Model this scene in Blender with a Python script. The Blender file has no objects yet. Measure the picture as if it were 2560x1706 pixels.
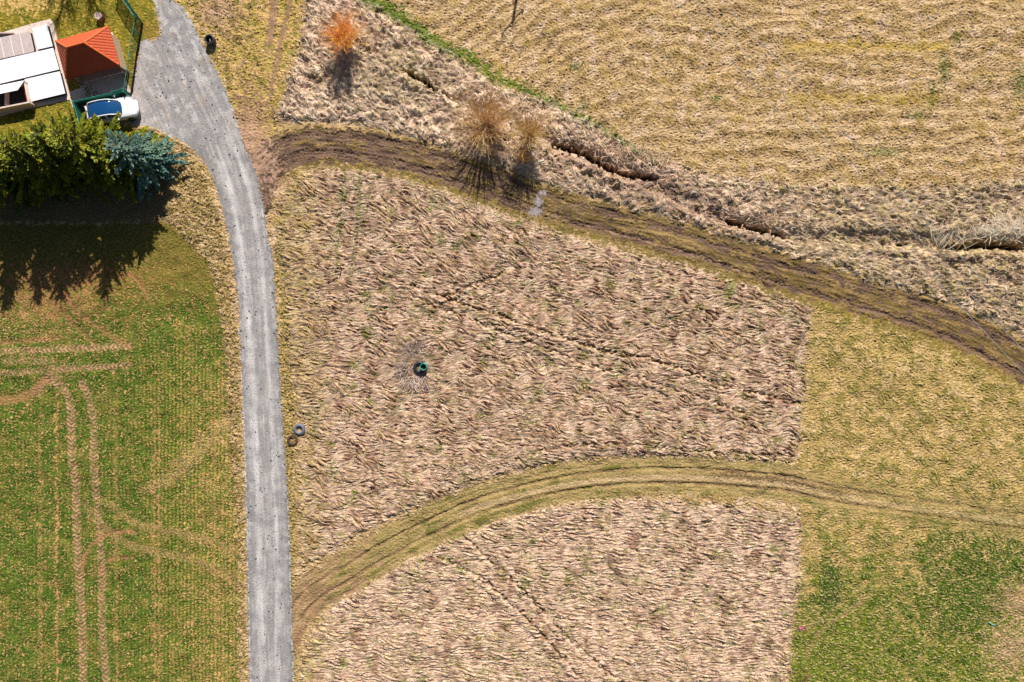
import bpy, math, random
import numpy as np
from mathutils import Vector, Matrix
random.seed(7)
rng = np.random.default_rng(7)
C = bpy.context.scene
COL = C.collection

# ------------------------------------------------------------------ camera, sky, sun, exposure
H = 58.0                      # flying height of the camera (m)
S = 36.0 / 24.0 * H / 2560.0  # metres on the ground per photo pixel
cd = bpy.data.cameras.new("camera"); cam = bpy.data.objects.new("camera", cd); COL.objects.link(cam)
cd.lens = 24; cd.sensor_width = 36; cd.clip_end = 3000
cam.location = (0, 0, H); cam.rotation_euler = (0, 0, 0)
C.camera = cam
EL = math.radians(38); SH = Vector((-0.16, -1.0)).normalized()   # elevation; direction in which shadows fall
sun_dir = Vector((-SH.x * math.cos(EL), -SH.y * math.cos(EL), math.sin(EL)))
w = bpy.data.worlds.new("World"); C.world = w; w.use_nodes = True
nt = w.node_tree; sky = nt.nodes.new('ShaderNodeTexSky'); sky.sky_type = 'NISHITA'; sky.sun_disc = False
sky.sun_elevation = EL; sky.sun_rotation = math.atan2(sun_dir.x, sun_dir.y)
nt.links.new(sky.outputs[0], nt.nodes['Background'].inputs[0]); nt.nodes['Background'].inputs[1].default_value = 0.05
sl = bpy.data.lights.new("sun", 'SUN'); sl.energy = 5.0; sl.angle = math.radians(0.5); sl.color = (1.0, 0.955, 0.90)
so = bpy.data.objects.new("sun", sl); COL.objects.link(so)
so.rotation_euler = sun_dir.to_track_quat('Z', 'Y').to_euler()
C.view_settings.view_transform = 'Standard'; C.view_settings.look = 'None'
C.view_settings.exposure = 0.22; C.view_settings.gamma = 1

# ------------------------------------------------------------------ helpers
def lin(c):
    c = np.asarray(c, dtype=np.float32) / 255.0
    return np.where(c <= 0.04045, c / 12.92, ((c + 0.055) / 1.055) ** 2.4).astype(np.float32)
def at(px, py, z=0.0):
    k = (H - z) / H
    return Vector(((px - 1280) * S * k, (853 - py) * S * k, z))
def tag(o, label=None, cat=None, group=None, kind=None):
    if label: o['label'] = label
    if cat: o['category'] = cat
    if group: o['group'] = group
    if kind: o['kind'] = kind
    return o
def empty(name, loc, rz=0.0):
    o = bpy.data.objects.new(name, None); COL.objects.link(o)
    o.location = loc; o.rotation_euler = (0, 0, rz); o.empty_display_size = 0.3
    return o
def mat(name, rgb, rough=0.8, metal=0.0, var=0.12, scale=6.0, bump=0.0, bscale=40.0, spec=0.3, srgb=True):
    m = bpy.data.materials.new(name); m.use_nodes = True
    n = m.node_tree; b = n.nodes['Principled BSDF']
    c = lin(rgb) if srgb else rgb
    tc = n.nodes.new('ShaderNodeTexCoord')
    nz = n.nodes.new('ShaderNodeTexNoise'); nz.inputs['Scale'].default_value = scale; nz.inputs['Detail'].default_value = 5
    n.links.new(tc.outputs['Object'], nz.inputs['Vector'])
    r = n.nodes.new('ShaderNodeValToRGB')
    r.color_ramp.elements[0].position = 0.3; r.color_ramp.elements[1].position = 0.7
    r.color_ramp.elements[0].color = [float(x) * (1 - var) for x in c] + [1]
    r.color_ramp.elements[1].color = [min(1, float(x) * (1 + var)) for x in c] + [1]
    n.links.new(nz.outputs['Fac'], r.inputs['Fac']); n.links.new(r.outputs['Color'], b.inputs['Base Color'])
    b.inputs['Roughness'].default_value = rough; b.inputs['Metallic'].default_value = metal
    b.inputs['Specular IOR Level'].default_value = spec
    if bump > 0:
        n2 = n.nodes.new('ShaderNodeTexNoise'); n2.inputs['Scale'].default_value = bscale; n2.inputs['Detail'].default_value = 3
        n.links.new(tc.outputs['Object'], n2.inputs['Vector'])
        bp = n.nodes.new('ShaderNodeBump'); bp.inputs['Strength'].default_value = bump; bp.inputs['Distance'].default_value = 0.02
        n.links.new(n2.outputs['Fac'], bp.inputs['Height']); n.links.new(bp.outputs['Normal'], b.inputs['Normal'])
    return m
def vmat(name, rough=0.95, nscale=26.0, nvar=0.22, spec=0.1, trans=0.0):
    """surface whose own colour comes from the mesh colour layer, plus fine procedural grain"""
    m = bpy.data.materials.new(name); m.use_nodes = True
    n = m.node_tree; b = n.nodes['Principled BSDF']
    a = n.nodes.new('ShaderNodeAttribute'); a.attribute_name = 'Col'
    tc = n.nodes.new('ShaderNodeTexCoord')
    nz = n.nodes.new('ShaderNodeTexNoise'); nz.inputs['Scale'].default_value = nscale; nz.inputs['Detail'].default_value = 2
    n.links.new(tc.outputs['Object'], nz.inputs['Vector'])
    mr = n.nodes.new('ShaderNodeMapRange'); mr.inputs['From Min'].default_value = 0.3; mr.inputs['From Max'].default_value = 0.7
    mr.inputs['To Min'].default_value = 1 - nvar; mr.inputs['To Max'].default_value = 1 + nvar
    n.links.new(nz.outputs['Fac'], mr.inputs['Value'])
    vm = n.nodes.new('ShaderNodeVectorMath'); vm.operation = 'SCALE'
    n.links.new(a.outputs['Color'], vm.inputs[0]); n.links.new(mr.outputs[0], vm.inputs['Scale'])
    n.links.new(vm.outputs[0], b.inputs['Base Color'])
    b.inputs['Roughness'].default_value = rough; b.inputs['Specular IOR Level'].default_value = spec
    return m
class MB:
    def __init__(s): s.v = []; s.f = []; s.c = []
    def add(s, vs, fs, col=None):
        n = len(s.v); s.v += [tuple(v) for v in vs]; s.f += [tuple(i + n for i in f) for f in fs]
        if col is not None: s.c += [tuple(col)] * len(vs)
    def prism(s, pts, z0, z1, col=None):
        """pts: list of (x,y) or (x,y,ztop)"""
        n = len(pts); b = [(p[0], p[1], z0) for p in pts]; t = [(p[0], p[1], p[2] if len(p) > 2 else z1) for p in pts]
        s.add(b + t, [tuple(range(n))[::-1], tuple(range(n, 2 * n))] + [(i, (i + 1) % n, n + (i + 1) % n, n + i) for i in range(n)], col)
    def box(s, c, d, rz=0.0, col=None, rx=0.0, ry=0.0):
        M = Matrix.Translation(Vector(c)) @ Matrix.Rotation(rz, 4, 'Z') @ Matrix.Rotation(ry, 4, 'Y') @ Matrix.Rotation(rx, 4, 'X')
        vs = [M @ Vector((x * d[0] / 2, y * d[1] / 2, z * d[2] / 2)) for z in (-1, 1) for x, y in ((-1, -1), (1, -1), (1, 1), (-1, 1))]
        s.add(vs, [(3, 2, 1, 0), (4, 5, 6, 7), (0, 1, 5, 4), (1, 2, 6, 5), (2, 3, 7, 6), (3, 0, 4, 7)], col)
    def bar(s, a, b, wd, th=None, col=None):
        s.tube([a, b], [wd / 2, wd / 2] if th is None else [wd / 2, wd / 2], 4, col)
    def tube(s, pts, rad, n=5, col=None, cap=True):
        pts = [Vector(p) for p in pts]; vs = []
        for i, p in enumerate(pts):
            d = (pts[min(i + 1, len(pts) - 1)] - pts[max(i - 1, 0)]).normalized()
            u = d.cross(Vector((0, 0, 1)));
            if u.length < 1e-3: u = Vector((1, 0, 0))
            u.normalize(); q = d.cross(u)
            for k in range(n):
                a = 2 * math.pi * k / n + math.pi / n
                vs.append(p + (u * math.cos(a) + q * math.sin(a)) * rad[i])
        fs = [(i * n + k, i * n + (k + 1) % n, (i + 1) * n + (k + 1) % n, (i + 1) * n + k) for i in range(len(pts) - 1) for k in range(n)]
        if cap: fs += [tuple(range(n))[::-1], tuple(range((len(pts) - 1) * n, len(pts) * n))]
        s.add(vs, fs, col)
    def lathe(s, prof, c=(0, 0, 0), n=28, closed=False, col=None, tilt=None):
        vs = []
        M = Matrix.Translation(Vector(c))
        if tilt: M = M @ Matrix.Rotation(tilt[0], 4, 'X') @ Matrix.Rotation(tilt[1], 4, 'Y')
        for (r, z) in prof:
            for k in range(n):
                a = 2 * math.pi * k / n; vs.append(M @ Vector((r * math.cos(a), r * math.sin(a), z)))
        m = len(prof); rngm = m if closed else m - 1
        fs = [(i * n + k, i * n + (k + 1) % n, ((i + 1) % m) * n + (k + 1) % n, ((i + 1) % m) * n + k) for i in range(rngm) for k in range(n)]
        s.add(vs, fs, col)
    def build(s, name, m, parent=None, smooth=False, bevel=0.0, loc=None):
        me = bpy.data.meshes.new(name); me.from_pydata(s.v, [], s.f); me.update()
        if s.c:
            a = me.color_attributes.new('Col', 'FLOAT_COLOR', 'POINT')
            arr = np.ones((len(s.v), 4), np.float32); arr[:, :3] = np.array(s.c, np.float32)[:, :3]; a.data.foreach_set('color', arr.ravel())
        if smooth: me.polygons.foreach_set('use_smooth', [True] * len(me.polygons))
        if m: me.materials.append(m)
        o = bpy.data.objects.new(name, me); COL.objects.link(o)
        if parent: o.parent = parent
        if loc is not None: o.location = loc
        if bevel > 0:
            b = o.modifiers.new('bevel', 'BEVEL'); b.width = bevel; b.segments = 2; b.limit_method = 'ANGLE'
        return o
def grid_mesh(name, V, F, colr, m, kind, smooth=True):
    me = bpy.data.meshes.new(name)
    me.vertices.add(len(V)); me.vertices.foreach_set('co', V.astype(np.float32).ravel())
    me.loops.add(F.size); me.loops.foreach_set('vertex_index', F.astype(np.int32).ravel())
    me.polygons.add(len(F)); me.polygons.foreach_set('loop_start', np.arange(0, F.size, F.shape[1], dtype=np.int32))
    me.polygons.foreach_set('loop_total', np.full(len(F), F.shape[1], np.int32))
    if smooth: me.polygons.foreach_set('use_smooth', np.ones(len(F), bool))
    me.update(calc_edges=True)
    a = me.color_attributes.new('Col', 'FLOAT_COLOR', 'POINT')
    arr = np.ones((len(V), 4), np.float32); arr[:, :3] = colr; a.data.foreach_set('color', arr.ravel())
    me.materials.append(m)
    o = bpy.data.objects.new(name, me); COL.objects.link(o); tag(o, kind=kind)
    return o

# ------------------------------------------------------------------ the land: one height and colour field
D = 0.058
def axis(half):
    n = int(half / D); core = np.arange(-n, n + 1) * D
    g = D * np.cumsum(1.17 ** np.arange(1, 47)); return np.concatenate([-(core[-1] + g)[::-1], core, core[-1] + g])
XS = axis(48.5); YS = axis(33.5)[::-1]      # rows run from the top of the picture (north) down
NX, NY = len(XS), len(YS)
PXA = (XS / S + 1280).astype(np.float32); PYA = (853 - YS / S).astype(np.float32)
PX = np.broadcast_to(PXA[None, :], (NY, NX)); PY = np.broadcast_to(PYA[:, None], (NY, NX))
CELL = D / S                                 # cell size in photo pixels
def fnoise(lo, hi, seed, ax=1.0, ay=1.0):
    """band-limited noise, wavelengths lo..hi in photo pixels, stretched by ax, ay; mean 0, std 1"""
    r = np.random.default_rng(seed); n = r.standard_normal((NY, NX)).astype(np.float32)
    fx = np.fft.rfftfreq(NX, CELL)[None, :] * ax; fy = np.fft.fftfreq(NY, CELL)[:, None] * ay
    f = np.sqrt(fx * fx + fy * fy)
    g = np.exp(-(f * lo * 0.7) ** 2) * (1 - np.exp(-(f * hi * 1.2) ** 2))
    o = np.fft.irfft2(np.fft.rfft2(n) * g, s=(NY, NX)).astype(np.float32)
    return o / o.std()
def sm(x, a, b):
    t = np.clip((x - a) / (b - a), 0, 1); return t * t * (3 - 2 * t)
ST = 3
JI = np.arange(0, NY + ST - 1, ST).clip(0, NY - 1); II = np.arange(0, NX + ST - 1, ST).clip(0, NX - 1)
cX = PXA[II][None, :] + np.zeros((len(JI), 1), np.float32); cY = PYA[JI][:, None] + np.zeros((1, len(II)), np.float32)
def up(a):
    j = np.arange(NY); i = np.arange(NX)
    j0 = j // ST; i0 = i // ST; fj = ((j - j0 * ST) / ST).astype(np.float32)[:, None]; fi = ((i - i0 * ST) / ST).astype(np.float32)[None, :]
    j1 = np.minimum(j0 + 1, len(JI) - 1); i1 = np.minimum(i0 + 1, len(II) - 1)
    r = a[j0] * (1 - fj) + a[j1] * fj
    return r[:, i0] * (1 - fi) + r[:, i1] * fi
def poly(pts):
    """signed distance (photo px, positive inside)"""
    d = np.full(cX.shape, 1e9, np.float32); ins = np.zeros(cX.shape, bool); n = len(pts)
    for k in range(n):
        x0, y0 = pts[k]; x1, y1 = pts[(k + 1) % n]; dx, dy = x1 - x0, y1 - y0
        t = np.clip(((cX - x0) * dx + (cY - y0) * dy) / (dx * dx + dy * dy + 1e-9), 0, 1)
        d = np.minimum(d, (cX - x0 - t * dx) ** 2 + (cY - y0 - t * dy) ** 2)
        c = ((y0 > cY) != (y1 > cY))
        if dy != 0: ins ^= c & (cX < dx * (cY - y0) / dy + x0)
    d = np.sqrt(d); return up(np.where(ins, d, -d).astype(np.float32))
def smooth_line(pts, n=6):
    P = [np.array(p, float) for p in pts]; P = [2 * P[0] - P[1]] + P + [2 * P[-1] - P[-2]]; out = []
    for i in range(1, len(P) - 2):
        for t in np.arange(n) / n:
            a, b, c, d = P[i - 1], P[i], P[i + 1], P[i + 2]
            out.append(0.5 * (2 * b + (c - a) * t + (2 * a - 5 * b + 4 * c - d) * t * t + (3 * b - a - 3 * c + d) * t ** 3))
    out.append(P[-2]); return [tuple(o) for o in out]
def line(pts, reach=60, n=5):
    """(window, signed distance to right-hand side, distance along) at full resolution"""
    pts = smooth_line(pts, n)
    xs = [p[0] for p in pts]; ys = [p[1] for p in pts]
    i0 = np.searchsorted(PXA, min(xs) - reach); i1 = np.searchsorted(PXA, max(xs) + reach)
    j0 = np.searchsorted(PYA, min(ys) - reach); j1 = np.searchsorted(PYA, max(ys) + reach)
    W = (slice(j0, j1), slice(i0, i1)); X = PX[W]; Y = PY[W]
    d = np.full(X.shape, 1e9, np.float32); al = np.zeros(X.shape, np.float32); L = 0.0
    for k in range(len(pts) - 1):
        x0, y0 = pts[k]; x1, y1 = pts[k + 1]; dx, dy = x1 - x0, y1 - y0; l = math.hypot(dx, dy)
        if l < 1e-6: continue
        t = ((X - x0) * dx + (Y - y0) * dy) / (l * l); tc = np.clip(t, 0, 1)
        dd = np.sqrt((X - x0 - tc * dx) ** 2 + (Y - y0 - tc * dy) ** 2)
        sg = np.sign((X - x0) * dy - (Y - y0) * dx)
        m = dd < np.abs(d); d = np.where(m, dd * np.where(sg == 0, 1, sg), d); al = np.where(m, L + tc * l, al); L += l
    return W, d, al, L

n_big = fnoise(160, 700, 1); n_mid = fnoise(45, 160, 2); n_sm = fnoise(14, 40, 3); n_fine = fnoise(4, 10, 4); n_px = fnoise(2.2, 5, 5)
n_wig = fnoise(20, 70, 6); n_pat = fnoise(30, 120, 8); n_m2 = fnoise(50, 220, 9); n_speck = fnoise(3.5, 9, 10); n_med = fnoise(8, 22, 11)

# ---- outlines, in photo pixels
ROAD = [(380, -400), (384, 0), (391, 25), (401, 60), (403, 88), (386, 104), (366, 97), (352, 103), (345, 150), (337, 200), (329, 243), (330, 265), (300, 300), (345, 315), (375, 317),
        (420, 338), (446, 350), (475, 368), (511, 405), (535, 450), (553, 511), (569, 577), (582, 650), (592, 720), (598, 800), (601, 870), (608, 1034), (614, 1197), (617, 1414), (624, 1706), (636, 2300), (745, 2300),
        (733, 1706), (731, 1573), (726, 1405), (719, 1238), (712, 1131), (702, 979), (693, 816), (683, 653), (669, 587), (658, 511), (645, 452), (630, 408), (612, 366), (594, 316), (566, 228), (535, 163), (499, 98), (480, 52), (459, 22), (430, 0), (425, -400)]
M1 = [(695, 560), (697, 495), (722, 455), (765, 432), (830, 420), (900, 424), (1000, 440), (1080, 468), (1200, 508), (1300, 545), (1400, 578), (1500, 608), (1620, 638), (1750, 665), (1880, 705), (1965, 735), (2025, 765),
      (2022, 830), (2014, 900), (2006, 1000), (1998, 1090), (1991, 1155), (1800, 1143), (1600, 1140), (1450, 1148), (1300, 1172), (1200, 1200), (1100, 1240), (1000, 1285), (900, 1335), (820, 1385), (752, 1422),
      (748, 1330), (744, 1240), (740, 1160), (775, 1130), (772, 1060), (740, 1010), (722, 900), (715, 800), (706, 660)]
M2 = [(742, 1760), (752, 1640), (775, 1580), (830, 1515), (900, 1462), (1000, 1400), (1100, 1352), (1200, 1312), (1280, 1285), (1396, 1255), (1512, 1243), (1666, 1248), (1850, 1262), (2000, 1280), (2002, 1400), (1993, 1500), (1975, 1600), (1968, 1760), (1966, 2300), (742, 2300)]
M3 = [(762, -400), (765, 0), (758, 90), (736, 163), (708, 245), (692, 288), (730, 305), (810, 310), (885, 311), (966, 328), (1048, 356), (1102, 374), (1211, 410), (1300, 445), (1400, 478), (1500, 505), (1600, 545), (1700, 585), (1800, 618), (1920, 652),
      (2040, 688), (2150, 715), (2230, 735), (2300, 750), (2400, 785), (2480, 815), (2560, 850), (2900, 1000), (2900, 420), (2560, 446), (2400, 462), (2200, 470), (2050, 462), (1920, 455), (1800, 440), (1729, 424), (1634, 391), (1552, 347), (1480, 305), (1400, 268), (1330, 240), (1238, 212), (1180, 170), (1130, 134), (1075, 106), (1034, 78), (980, 45), (925, 3), (860, -60), (800, -400)]
VERGE = [(400, 372), (440, 380), (492, 410), (520, 452), (538, 511), (556, 577), (570, 650), (582, 720), (588, 800), (594, 870), (600, 1034), (606, 1197), (609, 1414), (616, 1720), (600, 1720), (604, 1450), (592, 1300), (584, 1180), (572, 1060), (571, 928), (562, 856), (552, 780), (540, 700), (510, 640), (470, 596), (425, 552), (420, 500), (436, 440)]
FIELD = [(-1500, 560), (0, 560), (150, 560), (300, 560), (425, 556), (466, 598), (507, 640), (535, 695), (548, 750), (557, 802), (563, 860), (569, 928), (566, 990), (568, 1045), (583, 1118), (589, 1207), (597, 1300), (600, 1347), (598, 1450), (598, 1540), (603, 1706), (610, 2300), (-1500, 2300)]
YARD = [(-1500, -600), (380, -600), (386, 0), (402, 90), (352, 110), (330, 250), (300, 310), (420, 345), (430, 380), (425, 556), (-1500, 560)]
RIGHT = [(2030, 770), (1930, 715), (2100, 740), (2222, 774), (2343, 819), (2434, 864), (2560, 960), (3200, 1400), (3200, 2300), (1966, 2300), (1968, 1706), (1975, 1600), (1993, 1500), (2002, 1400), (2000, 1280), (1991, 1155), (1998, 1090), (2014, 900)]
TOPV = [(430, -500), (432, 0), (480, 52), (535, 163), (566, 228), (594, 316), (640, 430), (700, 360), (690, 290), (708, 245), (736, 163), (758, 90), (765, 0), (762, -500)]

sd = {k: poly(v) for k, v in dict(road=ROAD, m1=M1, m2=M2, m3=M3, verge=VERGE, field=FIELD, yard=YARD, right=RIGHT, topv=TOPV).items()}
wob = n_wig * 3.0 + n_med * 2.0 + n_fine * 1.2
A = {}
A['road'] = sm(sd['road'] + n_sm * 1.3 + n_med * 1.3 + n_fine * 0.9, -1.5, 1.5)
for k in ('m1', 'm2', 'm3'): A[k] = sm(sd[k] + wob * 1.2 + 3 * n_sm + 2.5 * n_speck, -4, 5)
A['verge'] = sm(sd['verge'] + wob * 0.7, -4, 3); A['field'] = sm(sd['field'] + wob * 0.8, -4, 4)
A['yard'] = sm(sd['yard'] + wob, -6, 6); A['right'] = sm(sd['right'] + wob * 1.5, -10, 10); A['topv'] = sm(sd['topv'] + wob, -6, 6)
straw = np.maximum.reduce([A['m1'], A['m2'], A['m3']])

# ---- lie of the grass, and streaks drawn out along it
rad = math.radians
ang = rad(6) + rad(13) * n_m2 + rad(12) * n_mid + rad(9) * n_sm
a3 = sm(sd['m3'], -5, 20) * sm(PX, 2100, 1500)
ang = ang + a3 * (rad(14) + rad(26) * n_mid + rad(12) * n_sm)
up1 = sm(PY, 760, 520) * sm(PX, 900, 1050) * sm(PX, 1500, 1250) * (1 - a3)
ang = ang + up1 * rad(22)
inM2 = sm(sd['m2'], 0, 20)
ang = ang * (1 - 0.45 * inM2)
angF = np.where(sd['m3'] > 0, ang, ang + rad(16) * n_med)
def lic(srcs, an, L):
    J, I = np.meshgrid(np.arange(NY, dtype=np.float32), np.arange(NX, dtype=np.float32), indexing='ij')
    acc = [s.copy() for s in srcs]; ca = np.cos(an).ravel(); sa = np.sin(an).ravel(); tot = 1.0
    fl = [s.ravel() for s in srcs]
    for sg in (1, -1):
        x = I.ravel().copy(); y = J.ravel().copy(); idx = (y.astype(np.int32) * NX + x.astype(np.int32))
        for k in range(L):
            x += sg * ca[idx]; y += sg * sa[idx]
            idx = np.clip((y + 0.5).astype(np.int32), 0, NY - 1) * NX + np.clip((x + 0.5).astype(np.int32), 0, NX - 1)
            wt = 0.5 + 0.5 * math.cos(math.pi * k / L); tot += wt
            for q in range(len(srcs)): acc[q] += (fl[q][idx] * wt).reshape(NY, NX)
    return [a / a.std() for a in acc]
tuftA, tuftB = lic([fnoise(5.0, 17, 20), fnoise(3.0, 8, 24)], ang, 10)
pm = sm(n_pat + .6 * n_mid, -1.0, 1.2)
tuft = (tuftA * (.35 + .75 * pm) + tuftB * (1.05 - .5 * pm)); tuft /= tuft.std()
strand, strand2 = lic([fnoise(2.6, 6.5, 21), fnoise(2.4, 7, 22)], angF, 7)
short, = lic([fnoise(2.5, 7, 23)], rad(12) + rad(30) * n_sm + rad(20) * n_mid, 3)

Z = (0.05 * n_big + 0.025 * n_mid).astype(np.float32)
amp = np.clip(0.9 + 0.35 * n_m2 + 0.4 * n_pat + .25 * n_sm, 0.25, 2.0)
relief = np.tanh(tuft * 0.8) * 0.088 * amp + strand * 0.016 + np.maximum(n_sm, 0) * 0.015 * amp
relief3 = np.tanh(tuft * 0.8) * 0.09 * amp + strand * 0.016 + 0.05 * n_sm + 0.05 * n_mid
shortR = short * 0.026 + n_fine * 0.012

# ---- base colours of everything that grows or lies there
def c(*k): return lin(k)[None, None, :]
def mixc(a, b, t): return a + (b - a) * t[..., None]
def e(t): return t[..., None]
def blob(x, y, rx, ry, n=None, a=0.0):
    ca, sa = math.cos(a), math.sin(a); u = (PX - x) * ca + (PY - y) * sa; v = -(PX - x) * sa + (PY - y) * ca
    return 1 - np.sqrt((u / rx) ** 2 + (v / ry) ** 2) + (0 if n is None else n)
# upper stubble field
col = mixc(c(202, 168, 120), c(182, 150, 92), sm(n_mid + 0.6 * n_pat, -0.8, 1.6))
col = mixc(col, c(222, 190, 158), sm(n_m2 + 0.5 * n_sm + strand2 * 0.3, 0.5, 1.8))
col = mixc(col, c(168, 134, 108), 0.8 * sm(fnoise(25, 160, 12, ax=0.4) + 0.4 * short, 0.9, 2.2))
rowy = PY + 0.03 * (PX - 1500) + 8 * n_big - 300 * sm(PX, 1750, 1050) ** 2
lng = fnoise(8, 40, 14, ax=.12); 
col = mixc(col, c(112, 88, 54), 0.85 * sm(np.sin(rowy * 2 * np.pi / 38 + .5 * n_mid) + .4 * n_sm + .4 * lng, 0.5, 1.4))
col = mixc(col, c(236, 206, 160), 0.75 * sm(np.sin(rowy * 2 * np.pi / 38 + 2.6 + .5 * n_mid) + .4 * n_sm + .4 * lng, 0.5, 1.4))
col = mixc(col, c(184, 156, 68), 0.5 * sm(n_sm + .8 * n_mid + .5 * n_speck, 1.2, 2.5))
for gx, gy, ga, gb in ((2360, 170, 12, 34), (2330, 240, 9, 30), (2290, 290, 16, 12), (2210, 380, 40, 9), (1440, 165, 14, 10), (1460, 265, 12, 9), (1790, 245, 10, 10), (2390, 95, 10, 14), (2550, 210, 14, 30)):
    col = mixc(col, c(72, 96, 24), 0.8 * sm(blob(gx, gy, ga * 1.5, gb * 1.5, .3 * n_med + .2 * n_speck), 0.1, .6))
col = mixc(col, c(96, 112, 40), 0.7 * sm(fnoise(12, 60, 13) + 0.3 * n_speck, 2.3, 3.1))
col = mixc(col, c(236, 206, 166), 0.6 * sm(short, 0.6, 2.0)); col = mixc(col, c(124, 96, 64), 0.65 * sm(-short, 0.3, 1.9))
Zr = shortR * 1.25 + 0.02 * sm(np.sin(rowy * 2 * np.pi / 34), 0.6, 1) * sm(PX, 1500, 1900)
for y0, a0 in ((95, .6), (228, .55), (347, .6), (457, .5), (160, .35), (290, .35)):
    W, d, al, L = line([(1650, y0 - 25), (1850, y0 - 4), (2100, y0), (2350, y0 + 2), (2620, y0 - 12)], 25)
    q = a0 * sm(2.6 + 1.6 * n_med[W] - np.abs(d + 2.5 * n_wig[W]), 0, 3) * sm(n_mid[W] + n_sm[W] * .6 + 1.1, 0, 1.2) * sm(al, 0, 150) * sm(L - al, 0, 150)
    col[W] = mixc(col[W], c(96, 74, 56), q); Zr[W] -= 0.08 * q
W, d, al, L = line([(1980, 120), (2150, 116), (2360, 118)], 40); col[W] = mixc(col[W], c(196, 166, 60), .55 * sm(12 + 6 * n_sm[W] + 5 * n_speck[W] - np.abs(d), -3, 8))
W, d, al, L = line([(1980, 248), (2150, 245), (2330, 250)], 40); col[W] = mixc(col[W], c(186, 158, 56), .5 * sm(14 + 7 * n_sm[W] + 6 * n_speck[W] - np.abs(d), -3, 8))
# right field: olive above, greener towards the bottom
g = sm(PY + 0.12 * (PX - 2200) + 80 * n_m2 + 70 * n_mid, 1220, 1640)
rc = mixc(c(176, 148, 90), c(136, 122, 58), sm(n_mid + n_pat * .5, -0.6, 1.2)); rc = mixc(rc, c(214, 180, 134), 0.7 * sm(n_sm + n_m2, 0.6, 2.0))
rg = mixc(c(106, 114, 26), c(66, 92, 14), sm(n_pat + 0.6 * n_sm, -0.6, 1.0)); rg = mixc(rg, c(170, 150, 84), 0.8 * sm(-n_pat + 0.7 * n_speck, 0.7, 1.9))
rc = mixc(rc, rg, g)
rc = mixc(rc, mixc(c(104, 116, 26), c(76, 98, 18), sm(n_sm, -.6, 1)), 0.8 * sm(blob(2110, 1640, 170, 190, 0.3 * n_sm + .2 * n_speck), 0, .5))
rc = mixc(rc, c(52, 82, 12), 0.95 * sm(blob(2074, 1475, 34, 90, 0.18 * n_sm + 0.1 * n_speck), 0, 0.3))
rc = mixc(rc, c(56, 84, 10), 0.95 * sm(blob(2430, 1480, 150, 170, 0.35 * n_sm + 0.3 * n_speck), 0.0, 0.4))
rc = mixc(rc, c(52, 84, 14), 0.8 * sm(blob(2570, 1395, 120, 60, 0.4 * n_sm + 0.3 * n_speck), 0.0, 0.5))
rc = mixc(rc, c(176, 140, 108), 0.8 * sm(blob(2555, 1510, 70, 50, 0.3 * n_sm + 0.25 * n_speck), 0.1, 0.5))
rc = mixc(rc, c(186, 150, 116), 0.8 * sm(blob(2530, 1620, 70, 70, 0.3 * n_sm + 0.25 * n_speck), 0.1, 0.5))
rc = mixc(rc, c(62, 92, 22), 0.8 * sm(fnoise(9, 26, 31) + 0.5 * g - 0.2, 1.5, 2.2))
st = fnoise(10, 50, 32, ay=0.3)
rc = mixc(rc, c(212, 176, 130), 0.6 * sm(st, 1.0, 2.2)); rc = mixc(rc, c(84, 100, 30), 0.5 * sm(-st, 1.2, 2.2))
rc = mixc(rc, c(232, 200, 148), 0.6 * sm(short, 0.5, 1.9)); rc = mixc(rc, c(78, 74, 32), 0.7 * sm(-short, 0.6, 2.0))
col = mixc(col, rc, A['right'])
# verge between the top two-track and the road, and house yard
tv = mixc(c(186, 160, 84), c(206, 168, 112), sm(n_mid + n_sm * .6, -0.7, 1.2)); tv = mixc(tv, c(124, 122, 40), 0.8 * sm(n_pat + n_med * .6, 0.4, 1.6))
tv = mixc(tv, mixc(c(176, 138, 112), c(146, 114, 84), sm(n_sm, -.6, 1)), 0.9 * sm(blob(622, 330, 75, 150, 0.3 * n_sm), 0.0, 0.4))
tv = mixc(tv, c(190, 152, 132), 0.8 * sm(blob(545, 30, 60, 70, 0.3 * n_sm), 0.0, 0.6))
tv = mixc(tv, c(244, 210, 160), 0.5 * sm(strand, 0.6, 2)); tv = mixc(tv, c(110, 96, 50), 0.5 * sm(-strand, 0.6, 2))
col = mixc(col, tv, A['topv'])
yc = mixc(c(134, 120, 40), c(108, 106, 32), sm(n_mid, -0.6, 1.0)); yc = mixc(yc, c(196, 164, 70), 0.75 * sm(n_sm + 0.6 * n_speck, 0.7, 1.9))
yc = mixc(yc, c(214, 176, 110), 0.9 * sm(blob(60, -5, 90, 40, 0.3 * n_sm + 0.2 * n_speck), 0.0, 0.5))
yc = mixc(yc, c(120, 96, 74), 0.85 * sm(PY + 14 * n_wig, 360, 420) * sm(PX, 470, 430))
yc = mixc(yc, c(150, 118, 58), 0.5 * sm(blob(378, 80, 34, 40, 0.2 * n_sm), 0.0, 0.4))
yc = mixc(yc, c(220, 196, 110), 0.35 * sm(short, 0.8, 2.2)); yc = mixc(yc, c(74, 74, 22), 0.4 * sm(-short, 0.8, 2.2))
col = mixc(col, yc, A['yard']); Zr = Zr * (1 - 0.4 * A['yard'])
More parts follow.
